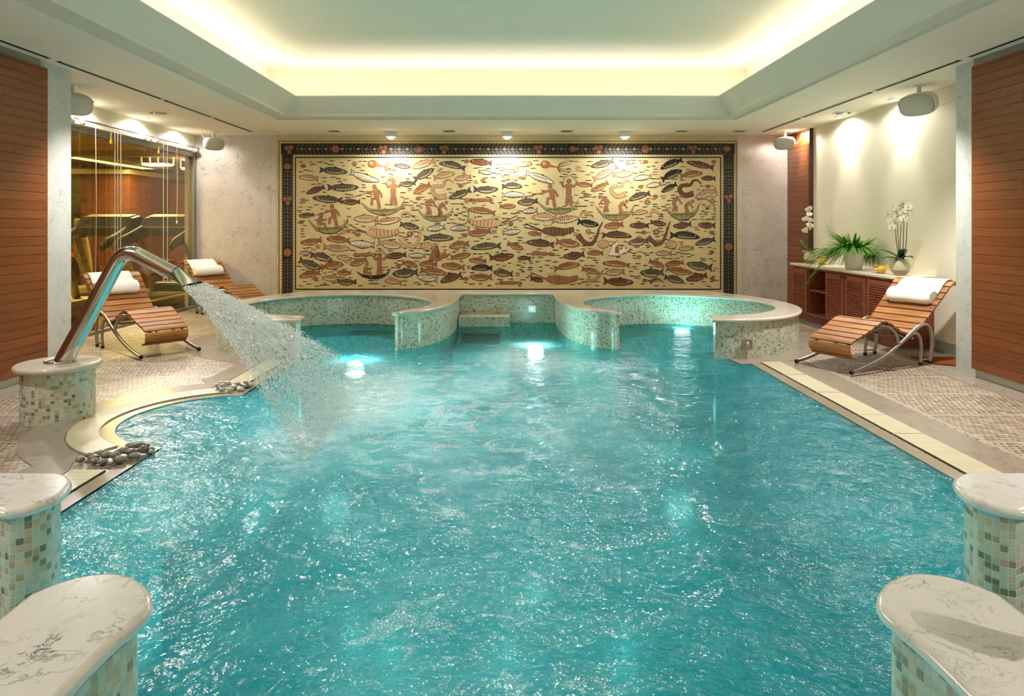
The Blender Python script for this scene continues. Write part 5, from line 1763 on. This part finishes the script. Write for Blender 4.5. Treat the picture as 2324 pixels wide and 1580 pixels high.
# --- fish
FISH = Draw(); placed = []
FISH.box(-3.5, 3.5, -.010, .018, .05, H - .001, 9)
STY = {'d': ('grey', 'black', 'tan'), 'o': ('orange', 'brown', 'tan'), 't': ('tan', 'brown', 'white'), 'r': ('brown', 'black', 'orange'), 'w': ('white', 'black', 'tan'), 'k': ('black', 'grey', 'olive'), 'b': ('orange', 'black', 'white')}
def fish(cx, cy, ln, ang, head, sty, slim=1.0, seed=0):
    fill, dark, belly = STY[sty]
    r = random.Random(seed * 17 + int(cx * 7 + cy))
    s = 1 if head == 'R' else -1
    ca, sa = math.cos(rad(ang)), -math.sin(rad(ang))
    hh = ln * r.uniform(.125, .165) * slim
    def T(u, v): return (cx + s * u * ln * ca - v * sa, cy + s * u * ln * sa + v * ca)
    placed.append((cx, cy, ln, ang))
    arch_ = r.uniform(-.05, .05) * ln
    def hgt(u):     # u -.36 .. .5
        t = (u + .36) / .86
        return hh * (.20 + .80 * math.sin(PI * min(1, max(0, t)) ** .82) ** .75) * (1 if t < .97 else .6) if 0 < t < 1 else hh * .2
    us = [-.36 + .86 * i / 13 for i in range(14)]
    def spine(u): return arch_ * (u * 2) ** 2
    def outline(g_):
        top = [T(u, spine(u) - hgt(u) * 1.0 - g_) for u in us]; bot = [T(u, spine(u) + hgt(u) * .9 + g_) for u in us]
        nose = [T(.5 + .02 + g_ / ln, spine(.5))]
        tail = [T(-.36, spine(-.36) + hh * .2 + g_), T(-.5 - g_ / ln, spine(-.5) + hh * r_t + g_), T(-.455 - g_ / ln, spine(-.45)), T(-.5 - g_ / ln, spine(-.5) - hh * r_t * .95 - g_), T(-.36, spine(-.36) - hh * .2 - g_)]
        return list(reversed(bot))[:0] + top + nose + list(reversed(bot)) + tail
    r_t = r.uniform(.8, 1.15)
    FISH.poly(outline(1.7), 'black' if sty in 'dkwb' else ('brown' if sty in 'ot' else 'black'), 3)
    # fins
    f0 = r.uniform(-.02, .12)
    FISH.poly([T(f0 + .12, spine(.1) - hgt(f0 + .12)), T(f0 - .02, spine(.0) - hgt(f0) - hh * .55), T(f0 - .12, spine(-.1) - hgt(f0 - .12))], dark, 3.2)
    FISH.poly([T(.12, spine(.1) + hgt(.12) * .85), T(.0, spine(.0) + hgt(0) + hh * .42), T(.02, spine(0) + hgt(.02) * .8)], dark, 3.2)
    FISH.poly(outline(0), fill, 3.6)
    # belly
    FISH.poly([T(u, spine(u) + hgt(u) * .85) for u in us[2:12]] + [T(u, spine(u) + hgt(u) * .35) for u in reversed(us[2:12])], belly, 4)
    pat = r.randrange(3)
    nst = r.randint(5, 8)
    for i in range(nst):
        u = -.26 + .48 * i / nst
        if pat == 0:
            FISH.line([T(u, spine(u) - hgt(u) * .88), T(u + .018, spine(u)), T(u, spine(u) + hgt(u) * .72)], max(.8, ln * .022), dark, 4.4)
        elif pat == 1:
            for v in (-.55, -.1, .35):
                FISH.line([T(u, spine(u) + hgt(u) * v), T(u + .03, spine(u) + hgt(u) * (v + .2)), T(u, spine(u) + hgt(u) * (v + .42))], max(.6, ln * .012), dark, 4.4)
        else:
            FISH.line([T(u, spine(u) - hgt(u) * .2), T(u + .06, spine(u) - hgt(u) * .1)], max(.8, ln * .02), dark, 4.4)
            FISH.line([T(u, spine(u) - hgt(u) * .75), T(u + .05, spine(u) - hgt(u) * .35)], max(.7, ln * .016), dark, 4.4)
    FISH.line([T(.27, spine(.27) - hgt(.27) * .9), T(.235, spine(.25)), T(.27, spine(.27) + hgt(.27) * .85)], max(.8, ln * .016), dark, 4.6)
    e = T(.375, spine(.37) - hh * .22)
    FISH.disc(e, max(1.1, ln * .026), 'white', 4.8, 10); FISH.disc(e, max(.6, ln * .014), 'black', 5.2, 8)
    for v in (-.5, 0, .5): FISH.line([T(-.38, spine(-.38) + v * hh * .3), T(-.47, spine(-.47) + v * hh * 1.3)], .7, dark, 4.4)

L_ = [(650,365,250,-5,'R','d'),(940,430,270,-18,'R','w'),(740,525,280,0,'R','d'),(485,545,170,20,'L','r'),(600,635,270,-5,'L','d'),(820,660,160,0,'L','r'),(420,430,170,-5,'L','t'),(960,815,220,0,'L','t'),
 (1160,840,240,8,'R','t'),(1365,885,170,-12,'R','d'),(1300,320,140,-8,'R','d'),(1500,300,210,18,'L','t'),(1775,310,240,-12,'L','d'),(1505,400,200,28,'R','d'),(1690,405,190,12,'R','t'),(1870,430,150,10,'L','t'),
 (2040,285,200,-5,'L','r'),(2080,380,120,-8,'R','w'),(1350,490,140,5,'L','d'),(1485,530,170,28,'L','o'),(1845,585,210,22,'L','d'),(2085,545,220,0,'R','d'),(2050,740,250,-8,'L','o'),(400,785,130,5,'L','d'),
 (445,1035,190,8,'L','o'),(700,1010,210,-5,'L','o'),(680,1095,240,-5,'R','t'),(925,1060,220,-5,'L','w'),(1180,1060,220,-10,'R','t'),(1640,995,270,0,'R','d'),(1835,1060,180,10,'L','o'),(2090,1075,270,5,'L','d'),
 (1620,905,160,8,'L','w'),(1845,905,170,0,'L','w'),(2030,950,210,8,'L','o'),(385,1135,100,0,'L','t'),(540,1175,200,-15,'R','d'),(755,1185,130,-10,'L','t'),(1240,1165,190,5,'L','r'),(1440,1165,150,0,'L','w'),
 (430,1250,210,-22,'R','d'),(640,1255,200,8,'R','o'),(890,1225,160,20,'L','o'),(1370,1240,140,-15,'R','o'),(1545,1240,160,0,'L','o'),(1780,1265,210,-5,'L','o'),(1850,1170,180,10,'R','o'),(430,1335,190,12,'L','o'),
 (755,1325,120,0,'L','o'),(630,1380,160,0,'L','t'),(780,1415,170,0,'L','d'),(1330,1330,230,5,'L','d'),(1590,1310,240,-8,'R','o'),(1535,1380,180,-8,'L','w'),(1760,1370,200,18,'L','r'),(1215,1405,150,-8,'L','t'),
 (2010,1210,150,-5,'L','o'),(2050,1275,190,0,'L','k'),(2235,1180,220,5,'R','r'),(2250,1330,170,-5,'L','d'),(2040,1370,200,0,'L','o'),(1480,800,0,0,'L','t')]
R_ = [(70,330,170,-8,'L','t'),(90,505,180,0,'R','d'),(100,590,200,0,'R','w'),(50,700,140,0,'R','o'),(85,945,160,5,'R','w'),(120,1075,150,-20,'R','o'),(240,660,180,5,'L','d'),(262,742,130,5,'L','w'),(350,430,270,-20,'R','w'),
 (775,495,140,-5,'L','o'),(920,520,170,28,'L','o'),(945,300,210,15,'L','d'),(950,400,200,25,'R','t'),(1135,400,190,5,'R','t'),(1320,430,160,8,'L','w'),(1425,500,130,10,'L','w'),(1290,600,200,18,'L','d'),(1590,295,210,22,'L','k'),
 (1865,310,250,-12,'L','r'),(1590,400,200,25,'R','k'),(1775,395,200,8,'R','o'),(1940,435,120,0,'L','r'),(1570,525,150,28,'L','k'),(1915,580,200,20,'L','t'),(395,800,220,-2,'L','t'),(590,825,250,6,'R','t'),(805,860,190,-10,'R','k'),
 (1050,880,170,8,'L','o'),(1290,880,170,0,'L','r'),(1465,860,140,-10,'R','r'),(1695,880,160,8,'L','r'),(1925,880,150,-2,'L','r'),(1075,965,270,-2,'R','r'),(1280,1035,180,8,'L','b'),(1715,970,270,-4,'R','k'),(1910,1030,180,15,'L','d'),
 (1730,1095,130,5,'L','t'),(360,1045,250,-5,'L','r'),(615,1045,220,-8,'R','o'),(675,1165,190,8,'L','r'),(875,1135,140,0,'L','o'),(1520,1140,140,0,'L','t'),(205,1185,110,0,'L','r'),(605,1260,240,10,'R','o'),(830,1305,160,-15,'R','o'),
 (1060,1320,170,5,'L','t'),(1090,1410,270,-3,'R','r'),(1075,1240,250,-5,'L','o'),(1450,1240,140,-22,'R','o'),(1620,1235,170,8,'L','o'),(1855,1265,230,-8,'L','d'),(1410,1330,210,2,'L','d'),(1660,1310,240,-10,'R','o'),
 (1615,1385,180,-15,'R','d'),(1830,1370,190,12,'L','r'),(325,1390,110,-10,'R','r'),(1290,755,140,8,'R','t'),(305,955,110,-5,'L','o'),(1480,1395,0,0,'L','o'),(1350,1098,0,0,'L','o')]
ZS = .24096
for i, q in enumerate(L_ + R_):
    ox_ = 600 if i < len(L_) else 1140
    if q[2] == 0: continue
    fish(ox_ + q[0] * ZS, 300 + q[1] * ZS, q[2] * ZS, q[3], q[4], q[5], .72 if q[2] > 235 else 1.0, i)

# --- other sea creatures
S = FISH
def zl(x, y): return (600 + x * ZS, 300 + y * ZS)
def zr(x, y): return (1140 + x * ZS, 300 + y * ZS)
def octopus(f, cx, cy, sx=1):
    for i, (a, b_) in enumerate((((60, -20), (130, -60)), ((70, -5), (140, -30)), ((70, 15), (150, 40)), ((60, 30), (120, 60)), ((50, 35), (60, 70)), ((65, -35), (100, -70)))):
        p = [Vector(f(cx + 40, cy + 5)), Vector(f(cx + a[0], cy + a[1])), Vector(f(cx + b_[0], cy + b_[1] * .7)), Vector(f(cx + b_[0] + 30, cy + b_[1]))]
        S.line(spline(p, 4), 3, 'brown', 3, True); S.line(spline(p, 4), 1.6, 'orange', 3.5, True)
    c = f(cx - 75, cy - 25); S.disc(c, 11, 'brown', 3.2, 16, 9); S.disc(c, 9.4, 'orange', 3.7, 16, 7.4); S.disc((c[0] - 3, c[1] - 2), 4, 'tan', 4, 10)
    S.line([c, f(cx + 45, cy + 5)], 9, 'orange', 3.4, True)
octopus(zl, 1095, 325); octopus(zr, 480, 330)
def worm(f, pts, w, col, dk, stripes=True):
    p = spline([Vector(f(*q)) for q in pts], 7); n = len(p)
    S.line(p, w + 2, dk, 3, True); S.line(p, w, col, 3.5, True)
    if stripes:
        for i in range(2, n - 2, 2):
            t = (p[i + 1] - p[i - 1]).normalized(); q = Vector((-t.y, t.x)); ww = w * (1 - .8 * i / (n - 1)) * .45
            S.line([p[i] + q * ww, p[i] - q * ww], 1, dk, 4)
worm(zl, [(1720, 600), (1640, 610), (1585, 560), (1600, 510), (1680, 510), (1700, 465), (1740, 450), (1790, 480)], 11, 'tan', 'brown')
worm(zr, [(1165, 580), (1085, 605), (1030, 560), (1045, 510), (1120, 510), (1150, 465), (1190, 460), (1225, 500)], 10, 'tan', 'brown')
worm(zr, [(1800, 575), (1720, 595), (1670, 550), (1690, 505), (1765, 500), (1795, 460), (1835, 455), (1870, 490)], 11, 'brown', 'black')
worm(zl, [(1280, 990), (1340, 1055), (1410, 1075), (1455, 1010), (1470, 940), (1505, 880)], 10, 'tan', 'brown', False)
worm(zr, [(710, 965), (770, 1035), (840, 1050), (890, 980), (910, 910), (945, 845)], 11, 'brown', 'black')
worm(zr, [(1370, 985), (1440, 1045), (1500, 1040), (1540, 960), (1560, 890), (1580, 840)], 9, 'brown', 'black', False)
worm(zr, [(790, 1390), (850, 1400), (905, 1360), (930, 1320), (955, 1295)], 7, 'olive', 'brown', False)
worm(zr, [(1385, 1415), (1430, 1390), (1470, 1380), (1520, 1420)], 6, 'grey', 'black', False)
def lobster(f, x, y, s=1, dk='brown', fl_='tan'):
    body = [(0, -25), (90, -35), (190, -20), (270, -35), (280, 5), (190, 35), (90, 45), (10, 25), (-30, 5)]
    S.poly([f(x + s * a * 1.03, y + b_ * 1.12) for a, b_ in body], dk, 3); S.poly([f(x + s * a, y + b_) for a, b_ in body], fl_, 3.5)
    for i in range(6): S.line([f(x + s * (70 + i * 35), y - 26), f(x + s * (78 + i * 35), y + 32)], 1.3, dk, 4)
    for dy, dx in ((-70, -170), (-35, -185)): S.line(spline([Vector(f(x, y)), Vector(f(x + s * dx * .5, y + dy * .45)), Vector(f(x + s * dx, y + dy))], 5), 2, dk, 3)
    for i in range(4): S.line([f(x + s * (20 + i * 22), y - 25), f(x + s * (0 + i * 22), y - 62)], 1, dk, 3)
    for i in range(3): S.line([f(x + s * (40 + i * 30), y + 40), f(x + s * (25 + i * 30), y + 62)], 1, dk, 3)
lobster(zl, 985, 950); lobster(zr, 390, 930, 1, 'black', 'brown'); lobster(zr, 430, 1385, 1, 'brown', 'orange')
lobster(zl, 2215, 855, -1, 'brown', 'tan')
def squid(f, x, y, s, col='orange'):
    S.poly([f(x + s * a * 1.06, y + b_ * 1.3) for a, b_ in ((-90, 0), (-70, -18), (-50, -10), (50, -14), (60, 0), (50, 14), (-50, 10), (-70, 18))], 'brown', 3)
    S.poly([f(x + s * a, y + b_) for a, b_ in ((-90, 0), (-70, -18), (-50, -10), (50, -14), (60, 0), (50, 14), (-50, 10), (-70, 18))], col, 3.5)
    for dy in (-14, -4, 6, 15): S.line(spline([Vector(f(x + s * 55, y)), Vector(f(x + s * 90, y + dy)), Vector(f(x + s * 125, y + dy * .4 + 6))], 4), 1.2, 'brown', 3)
squid(zl, 2060, 640, -1); squid(zr, 95, 430, 1, 'tan'); squid(zr, 365, 1145, 1); squid(zl, 930, 1155, 1); squid(zr, 60, 1418, 1)
def ray(f, x, y, c1='orange', c2='brown'):
    S.poly([f(x + a * 1.05, y + b_ * 1.08) for a, b_ in ((-90, 55), (-50, -45), (-5, -80), (20, 10), (60, -30), (70, 0), (110, -10), (80, 25), (20, 45), (0, 60))], 'black', 3)
    S.poly([f(x + a, y + b_) for a, b_ in ((-90, 55), (-50, -45), (-5, -80), (20, 10), (60, -30), (70, 0), (110, -10), (80, 25), (20, 45), (0, 60))], c1, 3.5)
    S.poly([f(x - 30, y - 20), f(x + 5, y - 50), f(x + 10, y + 40), f(x - 30, y + 30)], c2, 4)
ray(zl, 1640, 1150); ray(zr, 1090, 1105, 'white', 'orange')
def star(f, x, y, n, r, col):
    for i in range(n):
        a = 2 * PI * i / n; c = f(x, y)
        S.line([c, (c[0] + r * ZS * math.cos(a), c[1] + r * ZS * math.sin(a))], 1.3, col, 3.5)
    S.disc(f(x, y), r * ZS * .35, 'tan', 4, 10)
def rosette(f, x, y, col='brown'):
    c = f(x, y); S.disc(c, 6, col, 3, 14); S.disc(c, 4.8, 'tan', 3.5, 14)
    for i in range(6): S.line([c, (c[0] + 5 * math.cos(PI * i / 3), c[1] + 5 * math.sin(PI * i / 3))], 1.2, col, 4)
for q in ((850, 300), (370, 645), (1910, 645)): rosette(zl, *q)
star(zl, 1370, 960, 14, 30, 'brown'); star(zr, 255, 300, 10, 30, 'brown'); star(zr, 715, 345, 8, 34, 'olive'); star(zr, 1365, 660, 12, 30, 'brown'); star(zr, 1975, 650, 9, 28, 'brown'); star(zr, 810, 935, 14, 28, 'orange'); star(zr, 1450, 940, 14, 32, 'brown'); star(zr, 1285, 1175, 8, 20, 'brown')
def shell(f, x, y, r=24, col='orange'):
    c = f(x, y); S.disc(c, r * ZS, 'brown', 3, 12, r * ZS * .75); S.disc(c, r * ZS * .8, col, 3.5, 12, r * ZS * .55); S.line([(c[0] - 2, c[1] + 2), (c[0], c[1]), (c[0] + 2, c[1] - 2)], 1, 'brown', 4)
for q in ((370, 320), (1450, 625), (1850, 505), (1905, 275), (350, 850), (1890, 970), (1265, 1255), (1900, 1380), (485, 1380), (2060, 455), (885, 965), (790, 930)): shell(zl, *q)
for q in ((1180, 295), (1350, 280), (1300, 515), (785, 595), (1440, 605), (1990, 280), (1935, 512), (1330, 945), (1970, 945), (1970, 1130), (1340, 1395), (1975, 1380), (80, 860)): shell(zr, *q)
for f, x, y in ((zl, 1530, 1075), (zr, 950, 1055), (zr, 1590, 1060)):
    c = f(x, y); S.disc(c, 13, 'brown', 3, 14, 10); S.disc(c, 11.6, 'tan', 3.5, 14, 8.6); S.line([(c[0] + 8, c[1] - 3), (c[0] + 18, c[1] - 8), (c[0] + 24, c[1] - 2)], 4, 'tan', 3.6, True)
    for dx, dy in ((-4, -3), (3, -4), (0, 3), (-6, 3)): S.disc((c[0] + dx, c[1] + dy), 1.2, 'brown', 4, 6)
for f, x, y in ((zl, 1345, 780), (zr, 785, 775), (zr, 1440, 770), (zl, 790, 940)):
    p = [Vector(f(x - 40, y + 25)), Vector(f(x - 45, y - 10)), Vector(f(x, y - 22)), Vector(f(x + 40, y + 5))]
    S.line(spline(p, 5), 5, 'brown', 3); S.line(spline(p, 5), 3, 'tan', 3.5)
    for k in range(3): S.line([f(x + 35, y), f(x + 75, y + 10 + k * 14)], .9, 'brown', 3)

# --- boats with plain little fishermen
BT = FISH
def boat(f, x, y, w, h, hull='olive', dk='brown', flip=1):
    hullp = [(-.5, -.55), (-.42, -.15), (-.3, .25), (-.1, .5), (.15, .5), (.35, .2), (.45, -.2), (.5, -.7), (.40, -.2), (.2, .02), (-.1, .06), (-.32, -.06)]
    BT.poly([f(x + flip * a * w * 1.03, y + b_ * h * 1.08 + 3) for a, b_ in hullp], dk, 3)
    BT.poly([f(x + flip * a * w, y + b_ * h) for a, b_ in hullp], hull, 3.5)
    for i in range(9):
        u = -.24 + .52 * i / 8; BT.line([f(x + flip * u * w, y + .12 * h), f(x + flip * (u + .02) * w, y + .34 * h)], 1, 'black', 4)
    BT.line([f(x + flip * -.28 * w, y + .16 * h), f(x + flip * .34 * w, y + .1 * h)], 1.4, 'black', 4)
    BT.line([f(x - flip * .05 * w, y + .1 * h), f(x + flip * .12 * w, y + .9 * h)], 1.2, 'brown', 4)
def man(f, x, y, h, pose, s=1):
    """plain standing / bending / seated figure; y = feet"""
    def seg(pts, w0, col='flesh'):
        pp = [Vector(f(x + s * a * h, y - b_ * h)) for a, b_ in pts]
        BT.line(pp, w0 * h * ZS + 1.4, 'brown', 4.2); BT.line(pp, w0 * h * ZS, col, 4.6)
    if pose == 'stand':
        seg([(-.08, 0), (-.05, .28), (-.02, .5)], .10); seg([(.10, 0), (.07, .28), (.02, .5)], .10); seg([(0, .46), (.01, .84)], .19)
        seg([(-.08, .8), (-.2, .72), (-.28, .9)], .065); seg([(.09, .8), (.22, .74), (.34, .92)], .065); hd = (.01, .95)
        p = spline([Vector(f(x - s * .28 * h, y - .9 * h)), Vector(f(x - s * .1 * h, y - 1.14 * h)), Vector(f(x + s * .15 * h, y - 1.14 * h)), Vector(f(x + s * .34 * h, y - .92 * h))], 5)
        BT.line(p, 2.4, 'olive', 4.7)
    elif pose == 'step':
        seg([(-.22, .15), (-.2, .42), (0, .46)], .10); seg([(.12, 0), (.08, .25), (.02, .5)], .11); seg([(0, .46), (-.04, .84)], .20)
        seg([(-.08, .78), (-.3, .72), (-.42, .68)], .065); seg([(.08, .78), (.2, .62), (.22, .5)], .065); hd = (-.1, .96)
        BT.line([f(x - s * .3 * h, y - .72 * h), f(x - s * 1.35 * h, y - .42 * h)], 1.1, 'brown', 4.7)
    elif pose == 'bend':
        seg([(-.06, 0), (.02, .26), (-.05, .5)], .11); seg([(.14, .0), (.12, .25), (-.03, .5)], .11); seg([(-.05, .48), (.08, .68), (.26, .80)], .19)
        seg([(.24, .76), (.34, .55), (.45, .42)], .065); hd = (.40, .86)
    else:
        seg([(.3, .0), (.28, .25), (0, .22)], .10); seg([(0, .18), (.05, .55)], .20); seg([(.08, .52), (.25, .42), (.36, .5)], .065); hd = (.10, .70)
    c = f(x + s * hd[0] * h, y - hd[1] * h)
    BT.disc(c, .085 * h * ZS + .8, 'brown', 4.2, 12); BT.disc(c, .085 * h * ZS, 'flesh', 4.8, 12)
boat(zl, 1115, 720, 400, 110); man(zl, 1060, 720, 215, 'step'); man(zl, 1215, 690, 240, 'stand')
boat(zr, 525, 710, 380, 110, 'olive', 'brown'); man(zr, 470, 715, 215, 'step'); man(zr, 625, 690, 240, 'stand')
boat(zl, 1610, 780, 340, 110, 'olive', 'grey'); man(zl, 1540, 780, 180, 'bend'); man(zl, 1650, 800, 160, 'bend')
boat(zr, 1060, 765, 360, 120); man(zr, 985, 750, 165, 'bend', -1); man(zr, 1110, 780, 150, 'bend')
boat(zr, 1690, 755, 330, 130, 'olive', 'black'); man(zr, 1615, 745, 165, 'bend'); man(zr, 1730, 780, 150, 'bend')
boat(zl, 605, 890, 370, 120, 'olive', 'black'); man(zl, 520, 910, 190, 'sit'); man(zl, 660, 895, 205, 'step')
boat(zl, 1025, 1345, 310, 70, 'black', 'brown'); man(zl, 950, 1365, 175, 'sit'); man(zl, 1085, 1345, 200, 'stand')
for f, x, y in ((zl, 1840, 765), (zr, 1915, 725)):
    p = [Vector(f(x - 75, y - 90)), Vector(f(x + 20, y - 85)), Vector(f(x + 85, y - 5)), Vector(f(x + 55, y + 95)), Vector(f(x - 50, y + 95))]
    BT.line(spline(p, 6), 2.2, 'olive', 3.2); q = spline(p, 6)
    for i in range(0, len(q), 1): BT.disc(q[i], 1.4, 'brown', 3.6, 6)
    for dx, dy in ((-20, -40), (10, 0), (-30, 20), (0, 50)): BT.disc(f(x + dx, y + dy), 4, 'brown', 3.2, 8, 1.6)

# --- short dark wave strokes in the gaps
WV = FISH; rn = random.Random(21); cnt = 0; tries = 0; done = []
obst = placed + [(600 + 1115 * ZS, 300 + 620 * ZS, 95, 40), (1140 + 525 * ZS, 300 + 610 * ZS, 92, 40), (600 + 1640 * ZS, 300 + 740 * ZS, 90, 30), (1140 + 1060 * ZS, 300 + 720 * ZS, 90, 30), (1140 + 1730 * ZS, 300 + 720 * ZS, 95, 30),
                 (600 + 605 * ZS, 300 + 850 * ZS, 95, 40), (600 + 1025 * ZS, 300 + 1270 * ZS, 80, 40), (600 + 1095 * ZS, 300 + 325 * ZS, 60, 20), (1140 + 480 * ZS, 300 + 330 * ZS, 60, 20),
                 (600 + 1660 * ZS, 300 + 550 * ZS, 50, 45), (1140 + 1110 * ZS, 300 + 550 * ZS, 50, 45), (1140 + 1770 * ZS, 300 + 540 * ZS, 50, 45), (600 + 1060 * ZS, 300 + 950 * ZS, 110, 30), (1140 + 460 * ZS, 300 + 920 * ZS, 115, 30), (1140 + 500 * ZS, 300 + 1380 * ZS, 110, 20)]
while cnt < 700 and tries < 30000:
    tries += 1
    x, y = rn.uniform(680, 1626), rn.uniform(364, 650)
    bad = False
    for (fx, fy, ln, a) in obst:
        hw = .22 * ln if (fx, fy, ln, a) in placed[:0] else 0
        dx, dy = x - fx, y - fy
        ca, sa = math.cos(rad(a)), -math.sin(rad(a))
        u = dx * ca + dy * sa; v = -dx * sa + dy * ca
        if abs(u) < ln * .55 + 3 and abs(v) < ln * .17 + 2.5: bad = True; break
    if bad or any(abs(x - p[0]) < 9 and abs(y - p[1]) < 4 for p in done): continue
    L = rn.uniform(8, 14); tilt = rn.uniform(-.12, .12)
    WV.poly([(x - L / 2, y - .8 + tilt * 5), (x, y - 1.1), (x + L / 2, y - .4 - tilt * 5), (x + L / 2, y + .6 - tilt * 5), (x, y + .9), (x - L / 2, y + .7 + tilt * 5)], 'black' if rn.random() < .7 else 'brown', 2.5)
    done.append((x, y)); cnt += 1
FISH.build('fish_field_pattern', MMATS, mural)
# ------------------------------------------------------------------ light
def area(name, loc_, rot, sx, sy, e, col):
    l = bpy.data.lights.new(name, 'AREA'); l.shape = 'RECTANGLE'; l.size = sx; l.size_y = sy; l.energy = e; l.color = col
    o = bpy.data.objects.new(name, l); o.location = loc_; o.rotation_euler = rot; COL.objects.link(o); return o
def spot(name, loc_, target, e, size, blend, col, r=.03):
    l = bpy.data.lights.new(name, 'SPOT'); l.energy = e; l.spot_size = rad(size); l.spot_blend = blend; l.color = col; l.shadow_soft_size = r
    o = bpy.data.objects.new(name, l); o.location = loc_
    d = Vector(target) - Vector(loc_); o.rotation_euler = d.to_track_quat('-Z', 'Y').to_euler(); COL.objects.link(o); return o
WARM = (1, .95, .90); COVE = (1, .935, .79)
LE = dict(cove=2.1, picture=27, wall=22, fill=150)
zc = H + .14
# cove lamps lie in the trough behind the cornice lip and shine upwards (per metre of run)
up = (PI, 0, 0)
tl = rad(42)
area('cove_lamp', (-2.90, 3.5, zc), (PI, -tl, 0), .07, 10.0, LE['cove'] * 10, COVE); area('cove_lamp', (2.90, 3.5, zc), (PI, tl, 0), .07, 10.0, LE['cove'] * 10, COVE)
area('cove_lamp', (0, 8.76, zc), (PI + tl, 0, 0), 5.7, .07, LE['cove'] * 5.7, COVE); area('cove_lamp', (0, -1.62, zc), (PI - tl, 0, 0), 5.7, .07, LE['cove'] * 5.7, COVE)
for x in (-1.70, 0, 1.72):
    spot('picture_beam', (x, 9.95, H - .13), (x, 10.35, 1.0), LE['picture'], 118, .9, WARM, .05)
for x, y, nm in SPOTS:
    tx = x + (.03 if x > 0 else -.03)
    spot('wall_beam', (x, y, H - .02), (tx, y, 0), LE['wall'], 62, .85, WARM, .035)
# unseen area light added under the water to brighten it
area('deep_water_fill', (-.15, 3.55, -1.22), (PI, 0, 0), 3.4, 5.6, 44, (.94, 1, 1))
for s_ in (-1, 1):
    l = bpy.data.lights.new('tub_fill', 'POINT'); l.energy = 5; l.color = (.90, 1, .98); l.shadow_soft_size = .15  # point light without fixture, added to lift each far tub's water
    o = bpy.data.objects.new('tub_fill', l); o.location = (s_ * SC, SY - .15, -.75); COL.objects.link(o)
# fill spots added to brighten the room, no fittings; sides and behind viewer
for x, y in ((-3.35, 3.2), (3.35, 3.2), (-3.35, .6), (3.35, .6), (-1.2, -1.95), (1.2, -1.95), (-3.3, 6.0), (3.3, 6.0)):
    spot_fit(x, y, 'added fill spotlight over the pool deck, %.1f m out on the %s side' % (y, 'gym' if x < 0 else 'alcove'), 'added fill spots') if False else None
    spot('deck_fill', (x, y, H - .02), (x * .93, y + .1, 0), LE['fill'] * (1.35 if y < 1 else .5 if x < 0 and y < 4 else .8 if x < 0 else 1), 110, .9, (1, .97, .92) if y < 1 else WARM, .05)
spot('spout_fill', (-3.15, 3.3, H - .02), (-1.5, 4.6, .35), 190, 36, .7, WARM, .05)  # unseen spot added to brighten the falling water
for x, y, nm in SPOTS[3:]: spot('pool_beam', (x, y, H - .03), (-.9, 2.9, 0), 90, 38, .8, WARM, .05)  # extra beams at the lamp positions, added for glints and brighter water
for x in (-1.70, 0, 1.72): spot('pool_beam', (x, 9.90, H - .13), (x * .5, 4.4, 0), 80, 42, .8, WARM, .05)
for x in (-1.70, 0, 1.72): spot('picture_bulb', (x, 9.93, H - .13), (x, 9.93, 0), 18, 168, .3, WARM, .05)
for x, y, nm in SPOTS: spot('wall_bulb', (x, y, H - .025), (x, y, 0), 18, 166, .3, WARM, .045)
for x, y in ((-6.5, 8.6), (-6.6, 12.2)):
    area('gym_lamp', (x, y, GH - .26), (0, 0, 0), 0.9, .9, 105, (1, .94, .82))

w = bpy.data.worlds.new('World'); scene.world = w; w.use_nodes = True
w.node_tree.nodes['Background'].inputs[0].default_value = (.9, .95, 1, 1); w.node_tree.nodes['Background'].inputs[1].default_value = .0

# ------------------------------------------------------------------ camera
cd = bpy.data.cameras.new('camera'); cam = bpy.data.objects.new('camera', cd); COL.objects.link(cam)
cam.location = (0, 0, 1.25); cam.rotation_euler = (PI / 2, 0, 0)
cd.sensor_width = 36; cd.lens = 36 * 1549 / 2324; cd.shift_x = 11 / 2324; cd.shift_y = -280 / 2324; cd.clip_start = .05
scene.camera = cam
scene.view_settings.view_transform = 'Standard'; scene.view_settings.look = 'None'; scene.view_settings.gamma = 1
scene.view_settings.use_curve_mapping = False
scene.view_settings.exposure = 1.0
scene.cycles.use_denoising = True
scene.cycles.max_bounces = 6; scene.cycles.diffuse_bounces = 4; scene.cycles.glossy_bounces = 2; scene.cycles.transparent_max_bounces = 12
scene.cycles.use_adaptive_sampling = True; scene.cycles.adaptive_threshold = .06; scene.cycles.adaptive_min_samples = 12
scene.cycles.sample_clamp_indirect = 6.0
scene.cycles.caustics_reflective = False; scene.cycles.caustics_refractive = False
